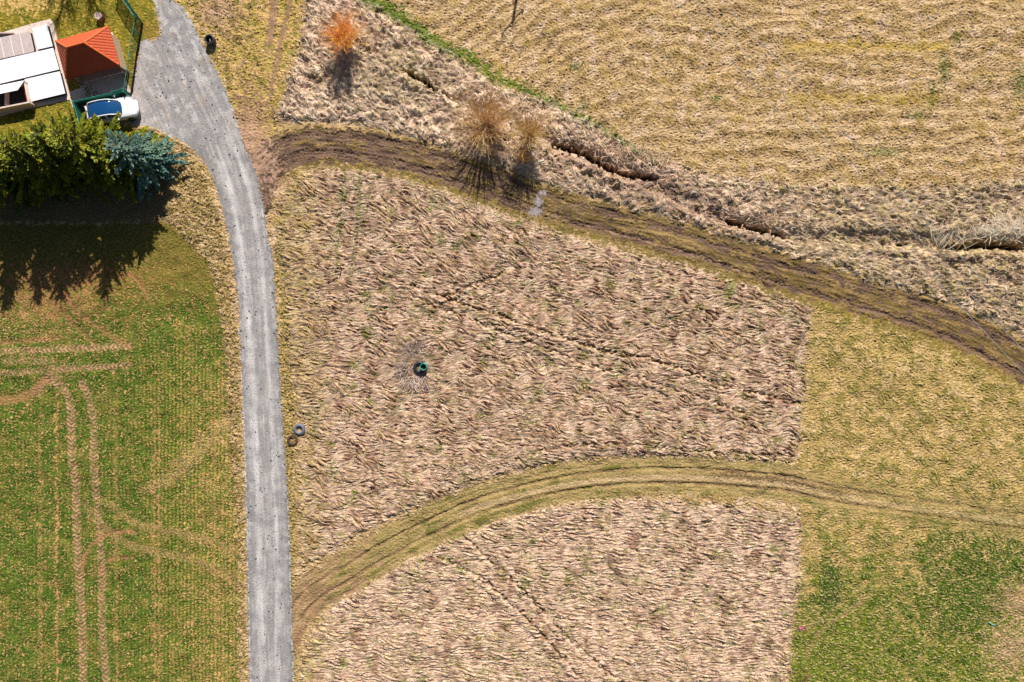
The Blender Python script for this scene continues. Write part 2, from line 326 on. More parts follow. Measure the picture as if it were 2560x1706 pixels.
# sown field on the left: rows run up and down
row = fnoise(4.0, 11, 40, ay=0.22); rowb = fnoise(14, 40, 41, ay=0.25)
fc = mixc(c(84, 106, 36), c(56, 86, 20), sm(n_pat + n_sm * 0.5, -0.8, 0.8)); fc = mixc(fc, c(134, 122, 56), 0.5 * sm(n_m2, -0.3, 1.6))
east = sm(PX + 40 * n_mid, 400, 560) * sm(PY, 820, 1000)
bare = n_speck * 0.45 + row * 0.65 + rowb * 0.5 + n_pat * 0.3 + 0.35 * fnoise(9, 30, 42) + 0.85 * east + 0.3 * sm(PY, 700, 760) * sm(PX, 260, 60) * sm(PY, 880, 800) * 2
fc = mixc(fc, c(222, 172, 120), 0.95 * sm(bare, 0.95, 1.65))
fc = mixc(fc, c(190, 158, 84), 0.6 * sm(np.sin(PX * 2 * np.pi / 9.4 + 0.25 * n_mid) + 0.6 * n_speck + .6 * rowb + .5 * row, 0.2, 1.6) * sm(PX + 25 * n_mid, 340, 440) * sm(PY + 40 * n_mid, 800, 960))
fc = mixc(fc, c(56, 80, 22), 0.45 * sm(np.sin(PX * 2 * np.pi / 9.4 + 0.15 * n_mid), -0.2, -0.9) * sm(PY, 760, 900))
for (x0, a0) in ((101, .5), (142, .9), (385, .7), (398, .6), (290, .5), (536, .4)):
    fc = mixc(fc, c(204, 150, 104), a0 * sm(2.6 + 1.6 * n_sm + 1.3 * n_speck - np.abs(PX - x0 - 3 * n_wig * 0.6 - (PY - 1300) * 0.004), 0, 2) * sm(PY, 900, 1120))
fc = mixc(fc, c(122, 104, 48), 0.75 * sm(PY + 25 * n_wig, 820, 660))
fc = mixc(fc, c(176, 118, 84), 0.55 * sm(blob(150, 690, 190, 34, 0.5 * n_sm + 0.2 * n_speck), 0, 0.5))
fc = mixc(fc, c(176, 118, 84), 0.55 * sm(blob(120, 740, 150, 70, 0.5 * n_sm + 0.35 * n_speck + .2 * row), 0.1, 0.6))
fc = mixc(fc, c(206, 168, 92), 0.45 * sm(short, 0.9, 2.2)); fc = mixc(fc, c(48, 62, 18), 0.5 * sm(-short, 0.7, 2.0))
FZ = (0.014 * row + 0.012 * n_speck + 0.02 * short)
col = mixc(col, fc, A['field']); Zr = Zr * (1 - A['field']) + FZ * A['field']
# straw
def strawcol(warm):
    s = mixc(c(222, 188, 160), c(200, 164, 142), sm(n_pat + n_mid * 0.5, -0.8, 1.2))
    s = mixc(s, c(204, 178, 116), 0.7 * sm(n_med + 0.5 * strand2 + 0.5 * n_mid, 0.5, 1.9))
    s = mixc(s, c(246, 222, 196), 0.85 * sm(strand + 0.5 * tuft, 0.4, 1.9))
    s = mixc(s, c(168, 130, 112), 0.7 * sm(-strand2 - 0.4 * tuft + 0.4 * n_sm, 0.6, 2.2))
    return s
sc = strawcol(0)
sc = mixc(sc, c(156, 116, 92), 0.75 * sm(fnoise(70, 300, 52, ax=.6) + 0.45 * n_sm + .2 * tuft, 0.7, 1.9))
gn = fnoise(9, 30, 50) * 0.7 + fnoise(60, 260, 51) * 0.8 + 0.5 * strand2
sc = mixc(sc, c(112, 122, 30), 0.85 * sm(gn - 0.6 * tuft + .4 * n_speck, 1.0, 2.0))
sc = mixc(sc, c(184, 162, 84), 0.5 * sm(PX + 20 * n_wig, 850, 740) * (PY > 400))
s3 = mixc(sc, c(240, 214, 186), 0.6 * sm(n_mid, -1.2, 0.6)); s3 = mixc(s3, c(186, 166, 96), 0.5 * sm(PX, 1900, 2100) * sm(n_mid, -1, 1))
s3 = mixc(s3, c(156, 118, 94), 0.65 * sm(blob(1620, 470, 420, 75, 0.25 * n_sm, 0.42), 0, 0.5))
s3 = mixc(s3, c(160, 144, 92), 0.5 * sm(blob(1000, 170, 170, 100, 0.3 * n_sm), 0, .6))
s3 = mixc(s3, c(112, 118, 40), 0.6 * sm(sm(sd['m3'], 34, 0) + .5 * n_sm + .3 * n_speck, 1.1, 1.8) * (PX > 950))
sc = sc * e(1 - 0.06 * sm(sd['m1'] + sd['m2'] * 0, 0, 20))
sc = np.where((sd['m3'] > -8)[..., None], s3, sc)
edge = sm(np.maximum(sd['m1'], sd['m2']), 26, 0) * (PX > 1900)
sc = mixc(sc, c(164, 142, 92), 0.55 * edge * sm(n_sm + n_speck * .5, -1.2, .8))
col = mixc(col, sc, straw)
lift = 0.13 * sm(sd['m1'] + wob, -2, 14) + 0.13 * sm(sd['m2'] + wob, -2, 14) + 0.16 * sm(sd['m3'] + wob, -2, 14)
Zr = Zr * (1 - straw) + np.where(sd['m3'] > -8, relief3, relief) * straw
# field-side verge
vc = mixc(c(206, 172, 126), c(138, 122, 54), sm(n_sm + n_med * .5 + sm(PY, 700, 1000) * .5, -0.3, 1.1)); vc = mixc(vc, c(242, 208, 166), 0.7 * sm(strand, 0.4, 1.8)); vc = mixc(vc, c(120, 92, 66), 0.7 * sm(-strand, 0.4, 1.8))
col = mixc(col, vc, A['verge']); tuftv = fnoise(6, 18, 60)
Zr = Zr * (1 - A['verge']) + (0.06 + 0.055 * tuftv + 0.02 * strand) * A['verge']
# bright green strip beside the upper field, pale strip next to it
W, d, al, L = line([(840, -60), (925, 0), (980, 30), (1045, 75), (1110, 118), (1184, 150), (1238, 196), (1330, 232), (1400, 268), (1500, 320), (1580, 370), (1660, 395)], 90)
wdt = np.interp(al, [0, 200, 420, 700, 900], [26, 18, 13, 8, 5])
t = sm(wdt + 5 * n_sm[W] + 5 * n_med[W] - np.abs(d), -3, 6); col[W] = mixc(col[W], mixc(c(104, 128, 24), c(66, 110, 22), sm(n_med[W], -0.5, 1)), 0.85 * t)
t = sm(11 + 6 * n_med[W] + 4 * n_speck[W] - np.abs(d + 42), -2, 6); col[W] = mixc(col[W], c(238, 204, 176), 0.65 * t)
Zr[W] += 0.05 * t * strand[W] * 0.6

# green rows and patches in the straw
for pts, wd in (([(901, 420), (898, 470), (896, 530), (890, 600), (880, 690)], 5), ([(857, 430), (855, 490), (849, 585), (840, 680)], 4)):
    W, d, al, L = line(pts, 25); t = sm(wd + 3 * n_speck[W] + 3 * n_med[W] - np.abs(d), -1, 4)
    col[W] = mixc(col[W], c(104, 122, 34), 0.85 * t); Zr[W] -= 0.07 * t
# old wheel marks through the straw: a pressed line with a raised lip
track_no = np.zeros((NY, NX), np.float32)
for pts, wd, dp in (([(1155, 1334), (1226, 1401), (1280, 1447), (1357, 1525), (1442, 1614), (1550, 1703), (1600, 1760)], 4, .16), ([(1087, 1385), (1196, 1439), (1268, 1502), (1319, 1548), (1435, 1672), (1500, 1740)], 4, .16),
                    ([(960, 690), (1130, 750), (1250, 790), (1298, 807), (1374, 832), (1432, 853), (1483, 868), (1527, 880), (1613, 895), (1700, 920), (1800, 960), (1900, 985), (2000, 1010)], 4, .18),
                    ([(1040, 745), (1180, 800), (1307, 847), (1384, 878), (1480, 914), (1613, 949), (1740, 990), (1860, 1030)], 3.5, .12), ([(1110, 742), (1180, 712), (1262, 682)], 4, .14),
                    ([(780, 762), (900, 755), (960, 790), (1010, 850)], 3, .08), ([(1280, 1150), (1400, 1118), (1560, 1110), (1750, 1128), (1990, 1140)], 3.5, .1)):
    W, d, al, L = line(pts, 30); dd = d + 2.5 * n_wig[W]
    tr = sm(wd * (0.9 + 0.5 * n_sm[W].clip(-1, 1)) + 1 - np.abs(dd), 0, 4) * sm(n_sm[W] + n_mid[W] + 2.2, 0, 1.2)
    Zr[W] -= 1.5 * dp * tr; Zr[W] += 0.06 * sm(7 - np.abs(dd + 11), 0, 6)
    col[W] = mixc(col[W], c(116, 94, 58), 0.75 * tr); track_no[W] = np.maximum(track_no[W], tr)
# ditch through the upper grass
ditch = np.zeros((NY, NX), np.float32)
for pts, wd, dp in (([(895, 108), (912, 122), (926, 132)], 6, 0.9), ([(1010, 178), (1040, 196), (1065, 208), (1090, 228)], 4.5, 0.9), ([(1206, 290), (1222, 318), (1236, 336), (1275, 348)], 7, 1.0), ([(1385, 362), (1440, 378), (1490, 402), (1535, 428), (1580, 440), (1640, 446)], 5.5, 1.0),
                    ([(1815, 550), (1860, 565), (1910, 578), (1960, 592)], 4.5, 0.8), ([(2245, 612), (2270, 612)], 4, 0.6), ([(2345, 612), (2400, 622), (2460, 615), (2560, 622)], 7, 0.9), ([(1110, 236), (1122, 244)], 4, .6)):
    W, d, al, L = line(pts, 60); dd = d + 2.5 * n_sm[W] + 1.5 * n_med[W]
    endf = sm(al, -2, 14) * sm(L - al, -2, 14)
    tr = sm(wd + 3 * endf - np.abs(dd), 0, 3.5) * (0.25 + 0.75 * endf); Zr[W] -= 1.9 * dp * tr; ditch[W] = np.maximum(ditch[W], sm(wd + 9 - np.abs(dd), 0, 3)); Zr[W] += 0.22 * sm(18 - np.abs(dd + np.sign(dd + .01) * 0 + 17), 0, 14) * endf
    col[W] = mixc(col[W], c(58, 50, 42), 0.9 * tr)  # wet-mud floor, painted darker to stand in for bank shade
W, d, al, L = line([(1150, 250), (1400, 365), (1580, 440), (1800, 545), (1960, 590), (2200, 600), (2560, 618)], 70)
Zr[W] += -0.35 * sm(30 - np.abs(d), 0, 22); q = sm(7 + 3 * n_med[W] - np.abs(d + 5 * n_sm[W]), 0, 5) * sm(n_sm[W] + .7 * n_mid[W], .1, .9); Zr[W] -= .3 * q; col[W] = mixc(col[W], c(92, 76, 58), .6 * q)
# molehills and a few humps
for (x, y, r, h_) in ((1064, 352, 7, .28), (1085, 350, 6, .24), (800, 655, 5, .1), (948, 437, 9, .16)):
    t = sm(blob(x, y, r, r), 0, .8); Z += h_ * t; col = mixc(col, c(96, 74, 56), 0.8 * sm(t, 0, .3))
# patch of flattened dead stems round the well
t = sm(blob(1022, 905, 55, 70, 0.25 * n_sm + .12 * n_speck), 0, 0.4); col = mixc(col, c(134, 112, 98), 0.65 * t); Zr *= (1 - 0.6 * t)
t = sm(blob(738, 1012, 24, 26, 0.2 * n_sm), 0, .4); Zr = Zr * (1 - .3 * t) + .14 * t
# grassy margin of the meadow against the road
t = sm(PX - 10 * n_wig, 690, 700) * sm(-PX - 4 * n_wig, -752, -728) * sm(PY, 540, 640); t = t * (1 - A['m1']) * (1 - A['m2'])
col = mixc(col, mixc(c(134, 120, 58), c(200, 168, 116), sm(n_med, -.7, 1.0)), t * (1 - A['road'])); Zr += 0.03 * t * n_speck

dirt = np.zeros((NY, NX), np.float32); green_tr = np.zeros((NY, NX), np.float32)
# ---- muddy track T1
T1 = [(655, 520), (646, 470), (655, 430), (685, 395), (735, 370), (800, 362), (880, 368), (1000, 388), (1100, 418), (1230, 460), (1350, 505), (1480, 545), (1620, 580), (1760, 620), (1900, 665), (2050, 710), (2200, 757), (2330, 795), (2440, 845), (2560, 905), (2700, 985), (2900, 1110)]
W, d, al, L = line(T1, 110); s_ = al
hw = np.interp(s_, [0, 60, 160, 300, 500, 700, 900, 1100, 1300, 1700, 2000], [24, 44, 50, 44, 44, 46, 42, 44, 46, 46, 50]) + 4 * n_wig[W] + 3 * n_med[W]
ins = sm(hw - np.abs(d), -4, 6) * (1 - A['road'][W])
along = fnoise(5, 30, 70)[W]
def streak(f, amp_, seed):      # bands that follow the track: noise sampled on (distance from axis, distance along)
    r = np.random.default_rng(seed); tb = r.standard_normal((220, 120)).astype(np.float32)
    for _ in range(2): tb = (tb + np.roll(tb, 1, 0) * 1 + np.roll(tb, -1, 0)) / 2.0
    tb = tb / tb.std()
    u = np.clip((d + 110) * f, 0, 218.99); v = np.clip(s_ / 26.0, 0, 118.9); u0 = u.astype(int); v0 = v.astype(int); fu = u - u0; fv = v - v0
    return amp_ * ((tb[u0, v0] * (1 - fu) + tb[u0 + 1, v0] * fu) * (1 - fv) + (tb[u0, v0 + 1] * (1 - fu) + tb[u0 + 1, v0 + 1] * fu) * fv)
sk = streak(0.8, 1.0, 71); sk2 = streak(0.35, 1.0, 72)
rutN = np.interp(s_, [0, 200, 500, 800, 1000, 1300, 1700, 2100], [-20, -22, -20, -22, -22, -26, -26, -30]); rutS = np.interp(s_, [0, 200, 500, 800, 1000, 1300, 1700, 2100], [22, 26, 24, 20, 22, 16, 24, 30])
ruts = np.maximum(sm(10 + 3 * n_med[W] - np.abs(d - rutN), -2, 8), sm(10 + 3 * n_med[W] - np.abs(d - rutS), -2, 8))
muddy = np.interp(s_, [0, 120, 500, 760, 900, 1100, 2000], [1.0, 1.0, 0.75, 0.5, 0.2, 0.3, 0.5])
tcol = mixc(c(124, 96, 76), c(90, 68, 52), sm(sk + 0.4 * n_speck[W], -0.6, 1.2)); tcol = mixc(tcol, c(164, 130, 112), 0.8 * sm(sk2 * .6 + n_fine[W] * .5, 0.4, 1.6))
gcol = mixc(c(120, 98, 50), c(164, 132, 82), sm(sk + n_med[W] * .5, -0.4, 1.3)); gcol = mixc(gcol, c(98, 92, 32), 0.6 * sm(-sk2 + n_med[W] * .4, 0.3, 1.4))
gt = sm(1.15 * (1 - muddy) - 0.9 * ruts + 0.55 * sk2 + 0.3 * n_sm[W] + 0.1, 0.1, 0.8)
tc_ = mixc(tcol, gcol, gt)
tc_ = mixc(tc_, c(176, 140, 118), 0.8 * sm(ruts * 1.0 - 0.3 * n_sm[W] * 1, 0.75, 1.0) * sm(s_, 700, 840) * sm(s_, 1560, 1300) * sm(3.5 - np.abs(d - rutN), 0, 2))
halo = sm(hw + 16 + 6 * n_sm[W] - np.abs(d), -2, 12) * (1 - A['road'][W]) * sm(s_, 0, 120)
haloN = halo * sm(-d, 0, 10); haloS = halo * sm(d, 0, 10)
col[W] = mixc(col[W], mixc(c(124, 110, 36), c(104, 88, 32), sm(n_med[W], -.6, 1)), 0.8 * haloN); col[W] = mixc(col[W], c(190, 158, 104), 0.75 * haloS)
Zr[W] = Zr[W] * (1 - 0.85 * halo); lift[W] *= (1 - halo)
col[W] = mixc(col[W], tc_, ins)
Zr[W] = Zr[W] * (1 - ins) + ins * (-0.05 + 0.020 * sk + 0.02 * sk2 - 0.07 * ruts + 0.012 * n_fine[W] + .014 * n_speck[W]); lift[W] *= (1 - ins)
for off, a_, b_, dp in ((-30, 100, 620, .10), (-12, 150, 900, .09), (9, 260, 1000, .08), (27, 120, 820, .10), (-24, 600, 2100, .09), (18, 700, 2100, .07), (33, 60, 500, .06)):
    q = sm(2.1 - np.abs(d - off - 3.0 * n_wig[W] - 4 * np.sin(s_ / 90.0 + off)), 0, 1.6) * sm(s_, a_ - 20, a_ + 30) * sm(s_, b_ + 30, b_ - 20) * sm(n_mid[W] + 1.3, 0, 0.6)
    Zr[W] -= .6 * dp * q; col[W] = mixc(col[W], c(78, 58, 44), 0.6 * q)
dirt[W] = np.maximum(dirt[W], sm(hw - np.abs(d), 0, 1) * (A['road'][W] < 0.5))
# soft brown fan where the track meets the road
t = sm(blob(645, 400, 52, 95, 0.3 * n_sm + 0.1 * n_speck, -0.5), 0, 0.5) * (1 - A['road']); col = mixc(col, mixc(c(198, 158, 132), c(160, 126, 100), sm(n_med, -.6, 1)), 0.85 * t); Zr *= (1 - 0.5 * t)

# ---- grass track T2
T2 = [(700, 1680), (722, 1590), (742, 1530), (790, 1480), (870, 1432), (954, 1380), (1037, 1337), (1121, 1297), (1205, 1263), (1290, 1238), (1396, 1212), (1550, 1193), (1705, 1190), (1850, 1198), (1960, 1208), (2080, 1234), (2200, 1254), (2330, 1272), (2560, 1305), (2900, 1350)]
W, d, al, L = line(T2, 100); s_ = al
sk = streak(0.8, 1.0, 81); sk2 = streak(0.3, 1.0, 82)
hw = np.interp(s_, [0, 150, 350, 700, 1000, 1300, 1700, 2200], [16, 46, 55, 52, 50, 46, 44, 44]) + 4 * n_wig[W] + 3 * n_med[W]
fade = sm(s_, 1900, 1250)
ins = sm(hw - np.abs(d), -5, 8) * (1 - A['road'][W]) * (0.5 + 0.5 * fade)
g2 = mixc(c(176, 150, 100), c(140, 126, 66), sm(sk * .8 + n_med[W] * .4, -0.7, 1.1))
g2 = mixc(g2, c(104, 110, 36), 0.85 * sm(sk2 + 0.8 * sm(7 - np.abs(d + 34), 0, 5) - 0.2 + .3 * n_med[W], 0.5, 1.5))
g2 = mixc(g2, c(128, 98, 72), 0.85 * sm(sm(9 - np.abs(np.abs(d) - 17), 0, 6) + 0.5 * sk - 0.3 + 0.5 * sm(s_, 450, 200) + .3 * sm(s_, 1150, 1300), 0.4, 1.1))
g2 = mixc(g2, mixc(c(150, 116, 88), c(186, 150, 112), sm(sk + n_med[W] * .5, -.8, 1)), 0.85 * sm(s_ + 60 * n_mid[W] + 40 * sk2, 420, 200))
g2 = mixc(g2, c(206, 176, 130), 0.45 * sm(n_speck[W] + .6 * sk, .6, 1.8)); g2 = mixc(g2, c(104, 96, 46), 0.45 * sm(-n_speck[W] + .5 * sk2, .7, 1.9))
g2 = mixc(g2, c(212, 180, 142), 0.7 * sm(sm(10 - np.abs(d + 4), 0, 6) * sm(s_, 500, 700) + .2 * n_speck[W], 0.5, 1.1))
col[W] = mixc(col[W], g2, ins * 0.95)
rut2 = 1.5 * np.maximum(sm(7 - np.abs(d - 17), 0, 6), sm(7 - np.abs(d + 19), 0, 6))
Zr[W] = Zr[W] * (1 - 0.9 * ins) + ins * (0.011 * sk + 0.012 * sk2 - 0.05 * rut2 + 0.018 * short[W] + .008 * n_speck[W]); lift[W] *= (1 - ins)
for off, a_, b_, dp in ((20, 350, 1500, .06), (34, 500, 1100, .05), (-18, 800, 1500, .05)):
    q = sm(1.8 - np.abs(d - off - 2.0 * n_wig[W]), 0, 1.5) * sm(s_, a_ - 20, a_ + 30) * sm(s_, b_ + 30, b_ - 20) * sm(n_mid[W] + 1.3, 0, 0.6); Zr[W] -= dp * q; col[W] = mixc(col[W], c(104, 84, 52), 0.5 * q)
q = sm(8 + 4 * n_med[W] - np.abs(d - 6), 0, 6) * sm(s_, 1230, 1320) * sm(s_, 1750, 1500); col[W] = mixc(col[W], c(112, 86, 66), 0.75 * q)
green_tr[W] = sm(hw - np.abs(d), 0, 1) * (s_ < 1260) * (A['road'][W] < 0.5)
# ---- two-track in the top verge
no_verge = np.zeros((NY, NX), np.float32)
for pts, wd in (([(686, -200), (684, 0), (680, 60), (672, 110), (668, 150)], 11), ([(730, -200), (722, 0), (712, 60), (700, 110), (690, 170), (676, 230), (668, 270)], 8)):
    W, d, al, L = line(pts, 40); t = sm(wd + 3 * n_med[W] - np.abs(d), -1, 4) * sm(L - al, 0, 60); no_verge[W] = np.maximum(no_verge[W], sm(wd + 10 - np.abs(d), 0, 5))
    col[W] = mixc(col[W], mixc(c(160, 124, 106), c(134, 104, 84), sm(n_med[W], -.6, 1)), 0.85 * t); Zr[W] = Zr[W] * (1 - .8 * t) - 0.06 * t
# puddle of washed-out silt
silt = np.maximum(sm(blob(1338, 528, 20, 13, 0.25 * n_med + .1 * n_speck, -.3), 0, .3), np.maximum(sm(blob(1346, 505, 11, 16, 0.25 * n_med), 0, .3), sm(blob(1356, 482, 12, 9, .25 * n_med), 0, .3)))
col = mixc(col, mixc(c(196, 184, 186), c(160, 146, 140), sm(n_med + n_fine * .4, -.4, 1.2)), 0.85 * silt); Zr = Zr * (1 - .8 * silt) - 0.03 * silt

# ---- tractor tread prints in the sown field
def tread(pts, hw_, pitch=10.6, depth=0.06, strength=1.0, a_=0, one=False, lean=0.85, fadeend=30, tcolr=(220, 168, 130)):
    W, d, al, L = line(pts, 40)
    m = sm(hw_ + 1.2 * n_med[W] - np.abs(d), -1, 2) * sm(al, -1, 12) * sm(L - al, -1, fadeend) * (1 - A['road'][W])
    ph = (al + 1.0 * n_sm[W] + 0.5 * n_med[W] + (d if one else np.abs(d)) * lean * (-1 if a_ else 1)) / pitch; fr = ph - np.floor(ph)
    lug = sm(fr, 0.0, 0.18) * sm(fr, 0.62, 0.45)
    k = strength * np.clip(0.75 + 0.4 * n_sm[W] + .25 * n_speck[W], 0.1, 1)
    col[W] = mixc(col[W], mixc(c(*tcolr), c(196, 152, 118), sm(n_med[W], -1, 1)), m * k * (.35 + .55 * lug)); col[W] = mixc(col[W], c(96, 74, 50), 0.45 * m * k * (1 - lug))
    Zr[W] = Zr[W] * (1 - 0.6 * m * k) + m * k * (-0.03 + depth * lug)
tread([(333, 865), (250, 869), (150, 873), (0, 879), (-250, 885)], 9, a_=0)
tread([(336, 914), (250, 918), (150, 924), (0, 933), (-250, 940)], 8, a_=0, strength=.95)
tread([(110, 935), (150, 965), (172, 995), (177, 1028), (178, 1088), (182, 1150), (188, 1207), (190, 1296), (191, 1331), (195, 1395), (200, 1476), (206, 1573), (207, 1702), (208, 1900)], 11, fadeend=5)
tread([(200, 945), (222, 1000), (232, 1058), (235, 1118), (238, 1207), (244, 1282), (250, 1347), (253, 1411), (254, 1508), (259, 1605), (266, 1702), (270, 1900)], 10, fadeend=5, strength=.9)
tread([(244, 1252), (278, 1262), (307, 1289), (355, 1315), (420, 1327), (484, 1340), (549, 1363), (600, 1390)], 10, one=True, strength=.7, lean=1.2, tcolr=(190, 156, 92))
tread([(205, 1250), (228, 1285), (275, 1331), (323, 1360), (388, 1379), (452, 1392), (517, 1411), (565, 1437), (600, 1462)], 10, one=True, strength=.7, lean=1.2, tcolr=(190, 156, 92))
tread([(150, 930), (105, 965), (70, 1000)], 14, one=True, strength=.5, lean=1.3)
tread([(0, 905), (60, 900), (120, 905), (160, 925)], 10, one=True, strength=.55, lean=1.0)
tread([(2180, 1486), (2120, 1530), (2070, 1560), (2035, 1600), (2010, 1660)], 6, one=True, strength=.6, lean=.9, pitch=8, tcolr=(170, 140, 100))
tread([(2120, 1500), (2060, 1545), (2005, 1580)], 6, one=True, strength=.4, lean=.9, pitch=8, tcolr=(170, 140, 100))
tread([(2620, 35), (2500, 55), (2400, 56), (2330, 50)], 6, one=True, strength=.4, lean=1.2, pitch=9, tcolr=(206, 170, 130))
tread([(1285, 40), (1400, 75), (1500, 125), (1600, 190), (1700, 250)], 6, one=True, strength=.3, lean=1.2, pitch=9, tcolr=(206, 170, 130))
for pts, wd, a0 in (([(206, 1430), (212, 1390), (240, 1352), (285, 1332), (340, 1330)], 5, .75), ([(247, 1440), (262, 1408), (295, 1395), (330, 1396)], 4, .75), ([(315, 681), (335, 695), (351, 714), (366, 735), (378, 758)], 3, .8),
                    ([(160, 740), (195, 780), (260, 830), (330, 870)], 7, .45), ([(130, 760), (180, 810), (235, 860)], 6, .4), ([(-60, 862), (60, 852), (150, 845)], 6, .5), ([(-200, 1015), (0, 1003), (70, 985), (115, 950)], 12, .5)):
    W, d, al, L = line(pts, 30); t = sm(wd + 2 * n_med[W] + 1.5 * n_speck[W] - np.abs(d), -1, 3); col[W] = mixc(col[W], c(176, 122, 90), a0 * t); Zr[W] -= 0.02 * t
W, d, al, L = line([(575, 1025), (545, 1080), (491, 1128), (446, 1178), (400, 1208), (350, 1228)], 60)
t = sm(np.interp(al, [0, 60, 170, 300], [12, 16, 26, 8]) + 5 * n_med[W] + 4 * n_speck[W] - np.abs(d), -4, 10); col[W] = mixc(col[W], mixc(c(204, 166, 104), c(190, 148, 118), sm(n_sm[W], -.5, 1)), 0.7 * t * sm(short[W] + n_speck[W] * .7 + row[W] * .6, -1.1, .9))

# ---- gravel road
R = A['road']
W, d, al, L = line([(405, -300), (405, 0), (430, 60), (470, 150), (520, 260), (560, 350), (590, 440), (610, 511), (622, 587), (634, 680), (645, 816), (655, 979), (663, 1131), (668, 1238), (672, 1405), (677, 1573), (678, 1706), (690, 2300)], 420)
s_ = al; tb = np.random.default_rng(91)
def sroad(f, g_, seed):
    r = np.random.default_rng(seed); t_ = r.standard_normal((int(420 * 2 * f) + 4, int(3000 * g_) + 4)).astype(np.float32); t_ = (t_ + np.roll(t_, 1, 0)) / 1.41
    u = np.clip((d + 420) * f, 0, t_.shape[0] - 1.01); v = np.clip(s_ * g_, 0, t_.shape[1] - 1.01); u0 = u.astype(int); v0 = v.astype(int); fu = u - u0; fv = v - v0; fv = fv * fv * (3 - 2 * fv)
    return (t_[u0, v0] * (1 - fu) + t_[u0 + 1, v0] * fu) * (1 - fv) + (t_[u0, v0 + 1] * (1 - fu) + t_[u0 + 1, v0 + 1] * fu) * fv
k1 = sroad(.14, .012, 92); k2 = sroad(.45, .02, 93)
str_ = sm(s_, 560, 760)                                   # straight part: wheel bands
bands = (sm(15 - np.abs(d + 22), 0, 16) + 0.9 * sm(12 - np.abs(d - 20), 0, 14)) * str_ + (1 - str_) * (0.2 + 0.6 * sm(n_pat[W], -.4, 1))
rcx = mixc(c(150, 145, 143), c(212, 206, 201), np.clip(bands * 0.5 * (1 + .35 * k1) + .15 * str_ + 0.17 * k2 + 0.12 * n_mid[W] + .06 * n_sm[W], 0, 1))
rcx = mixc(rcx, c(116, 112, 110), 0.55 * sm(np.abs(d) + 5 * n_wig[W] + 3 * k2, 40, 52) * str_)
rcx = mixc(rcx, c(118, 115, 116), 0.5 * sm(k1 + 0.5 * n_mid[W] - bands, 0.9, 2.2))
rcx = mixc(rcx, c(156, 138, 122), 0.5 * sm(n_mid[W] + n_sm[W] * .6, 0.5, 2.0) * (1 - .6 * str_))
rcx = mixc(rcx, c(186, 174, 168), 0.5 * sm(PX[W] + 12 * n_wig[W], 385, 350))
rcx = rcx * e(1 + 0.09 * n_fine[W] + 0.08 * n_px[W] + 0.06 * n_speck[W])
col[W] = mixc(col[W], rcx, R[W])
Zr = Zr * (1 - R) + R * 0.006 * (n_fine + n_px); lift *= (1 - R)
Zr[W] += R[W] * (-0.01 * bands)
# thin pale concrete edging that shows here and there along the road
for pts in ([(596, 820), (603, 920), (611, 1100), (616, 1240), (618, 1340), (622, 1500), (626, 1706), (630, 1800)], [(577, 260), (600, 335), (612, 372), (622, 398)], [(650, 505), (668, 588), (676, 660)], [(718, 1230), (724, 1400), (728, 1560), (733, 1706), (735, 1800)]):
    W, d, al, L = line(pts, 12, 3); t = sm(1.4 - np.abs(d), 0, .8) * sm(fnoise(12, 90, 95)[W] + .2, 0, .4); col[W] = mixc(col[W], c(226, 222, 218), 0.8 * t); Zr[W] += 0.02 * t
# paved pad and paths round the beds
lift = lift.astype(np.float32)
Z = Z * 1.0
flat = np.clip(A['yard'] + R, 0, 1); Z *= (1 - 0.7 * flat)
ZT = (Z + Zr + lift).astype(np.float32)
grain = 1 + (1 - R) * (0.08 * n_px + 0.08 * n_fine + 0.06 * short)
col = col * e(grain)
plot = sm(sd['m1'], -5, 30)
col = mixc(col, col * c(246, 238, 232), 0.9 * plot * sm(n_mid + .8 * n_pat, -1.2, .8))
col = col * e(1 - 0.05 * straw)
upf = 1 - np.clip(straw + A['right'] + A['topv'] + A['yard'] + A['field'] + R, 0, 1); col = col * e(1 - 0.10 * upf)
col = np.clip(col, 0.004, 0.92).astype(np.float32)

def zat(px, py):
    j = min(max(int(np.searchsorted(PYA, py)), 0), NY - 1); i = min(max(int(np.searchsorted(PXA, px)), 0), NX - 1); return float(ZT[j, i])
def zxy(x, y): return zat(x / S + 1280, 853 - y / S)

mask_road = R > 0.5; mask_t1 = (dirt > 0.5) & ~mask_road; mask_t2 = (green_tr > 0.5) & ~mask_road & ~mask_t1
mask_field = (A['field'] > 0.5) & ~mask_road; mask_straw = (straw > 0.5) & ~mask_t1 & ~mask_t2 & ~mask_road & ((lift + np.abs(Zr)) > 0.02)
VX = np.broadcast_to(XS[None, :], (NY, NX)); VY = np.broadcast_to(YS[:, None], (NY, NX))
idx = np.arange(NY * NX).reshape(NY, NX)
Fall = np.stack([idx[1:, :-1], idx[1:, 1:], idx[:-1, 1:], idx[:-1, :-1]], -1).reshape(-1, 4)
covered = np.zeros((NY, NX), bool)
def cut(name, m, kind, mt, dz=0.004):
    fm = (m[1:, :-1] & m[1:, 1:] & m[:-1, 1:] & m[:-1, :-1])
    F = Fall[fm.ravel()]; u, inv = np.unique(F, return_inverse=True)
    V = np.stack([VX.ravel()[u], VY.ravel()[u], ZT.ravel()[u] + dz], 1)
    grid_mesh(name, V, inv.reshape(-1, 4), col.reshape(-1, 3)[u], mt, kind)
    er = m.copy(); er[1:] &= m[:-1]; er[:-1] &= m[1:]; er[:, 1:] &= m[:, :-1]; er[:, :-1] &= m[:, 1:]
    covered[er] = True
m_soil = vmat('soil and grass', 0.95, 24, 0.2); m_gravel = vmat('gravel', 0.9, 30, 0.16, 0.2); m_mud = vmat('mud', 0.75, 22, 0.2, 0.3); m_straw = vmat('straw', 0.8, 30, 0.16, 0.2)
